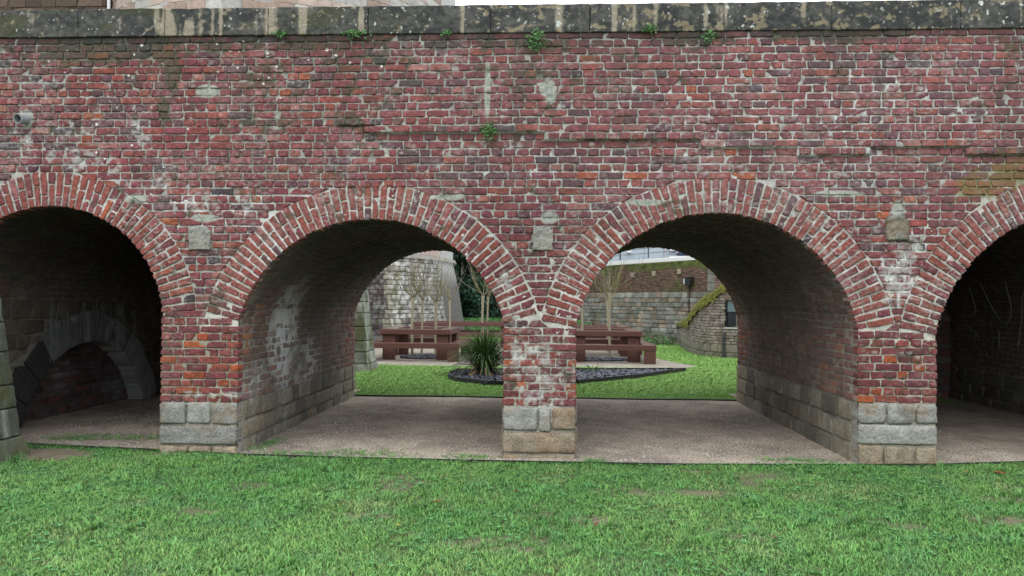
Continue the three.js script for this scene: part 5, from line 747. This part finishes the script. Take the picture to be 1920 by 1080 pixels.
// ───────────────────────── small things on the brick wall ─────────────────────────
{
  const o = base('wall_pipe', [-5.5, 3.5, 0.02]), z = new MB(), n = 20; const ring = (r, zz) => Array.from({ length: n }, (_, k) => z.v([r * Math.cos(k / n * 6.2832), r * Math.sin(k / n * 6.2832), zz])); const a = ring(0.052, -0.05), b = ring(0.052, 0.1), c = ring(0.044, 0.1), d = ring(0.047, -0.02); const m = z.v([0, 0, -0.02]); for (let k = 0; k < n; k++) { const e = (k + 1) % n; z.q(a[k], a[e], b[e], b[k]); z.q(b[k], b[e], c[e], c[k]); z.q(c[k], c[e], d[e], d[k]); z.t(d[k], d[e], m); } const g = z.geo(false).toNonIndexed(); g.computeVertexNormals();
  part('pipe', g, std({ color: new THREE.Color().setRGB(0.3, 0.32, 0.34), roughness: 0.5 }), o); o.rotation.set(0.18, -0.12, 0); tag(o, 'short grey plastic drain pipe sticking out of the brick wall, upper left', 'pipe');
}
function wallFern(x, y, w, h, n, label, seed) {
  const o = base('wall_plant', [x, y, 0.015]); tag(o, label, 'plant', 'small plants rooted in the brick wall'); const r = mulberry(seed), mb = new MB(), S = new MB();
  for (let k = 0; k < n; k++) { const ra = Math.sqrt(-1.2 * Math.log(1 - 0.95 * r())) * 0.36, rb = r() * 6.283, a = Math.cos(rb) * ra * w * (0.7 + 0.6 * r()), b = Math.sin(rb) * ra * h * (Math.sin(rb) < 0 ? 1.3 : 0.8), c = 0.02 + 0.07 * r() * (1 - Math.abs(a) / w), s = 0.006 + 0.01 * r(), t = r() * 6.28, col = mul3(mix3([0.035, 0.12, 0.035], [0.11, 0.25, 0.07], r()), 0.4 + 0.9 * r()); const P = [[1, 0], [0.5, 0.75], [-0.5, 0.75], [-1, 0], [-0.5, -0.75], [0.5, -0.75]].map(([u, v]) => mb.v([a + s * (u * Math.cos(t) - v * Math.sin(t)), b + s * (u * Math.sin(t) + v * Math.cos(t)) * 0.8, c + s * v * 0.5 + s * u * 0.2], [0, 0], col)); for (let i = 1; i < 5; i++) mb.t(P[0], P[i], P[i + 1]); if (k % 3 === 0) S.tube([[0, -h * 0.2, 0], [a * 0.5, b * 0.6 - 0.01, c * 0.6], [a, b, c]], [0.002, 0.0016, 0.001], 4, [0.06, 0.12, 0.03]); }
  part('foliage', mb.geo(), M.leaf, o); part('stems', S.geo(), M.leaf, o);
}
wallFern(-2.77, 4.36, 0.13, 0.07, 60, 'small bright green plant under the coping, leftmost one', 1);
wallFern(-1.99, 4.365, 0.22, 0.08, 120, 'wide green plant under the coping above the left open arch', 2);
wallFern(-1.03, 4.36, 0.09, 0.05, 40, 'tiny green plant under the coping left of the dark leafy clump', 3);
wallFern(-0.12, 4.3, 0.16, 0.18, 150, 'dense dark green clump under the coping above the middle pier', 4);
wallFern(1.02, 4.385, 0.16, 0.07, 80, 'flat green plant under the coping above the right open arch', 5);
wallFern(-0.6, 3.37, 0.13, 0.14, 110, 'green plant rooted in the cracked joint in the middle of the wall', 6);
wallFern(1.62, 4.31, 0.14, 0.12, 60, 'dull grey-green moss tuft under the coping, right of the flat plant', 7);
{ // chalk scribbles on the right jamb of the far right arch
  const a = ARCH[3], X = a.cx + a.w, mk = std({ color: new THREE.Color().setRGB(0.27, 0.27, 0.27) }), lines = [[[-0.9, 1.9], [-1.3, 1.75], [-1.7, 1.4], [-1.9, 1.0]], [[-1.6, 1.95], [-2.0, 1.5], [-2.4, 1.35], [-2.7, 1.6], [-2.6, 1.95]], [[-2.6, 1.2], [-2.62, 0.95], [-2.4, 0.9]], [[-3.2, 1.9], [-3.5, 1.5], [-3.9, 1.45]]];
  for (const L0 of lines) { const L = L0.map(([z, y]) => [z * 0.62 - 2.55, y]); const c = new THREE.CatmullRomCurve3(L.map(([z, y]) => { const yy = Math.min(y, 1.3); return y <= a.ys ? new THREE.Vector3(X - 0.012, y, z) : new THREE.Vector3(a.cx + Math.cos(Math.asin((y - a.yc) / a.R)) * a.R - 0.012, y, z); })), g = new THREE.TubeGeometry(c, 30, 0.009, 4); part('chalk_line', g, mk, arcade); }
}

renderer.render(scene, camera);
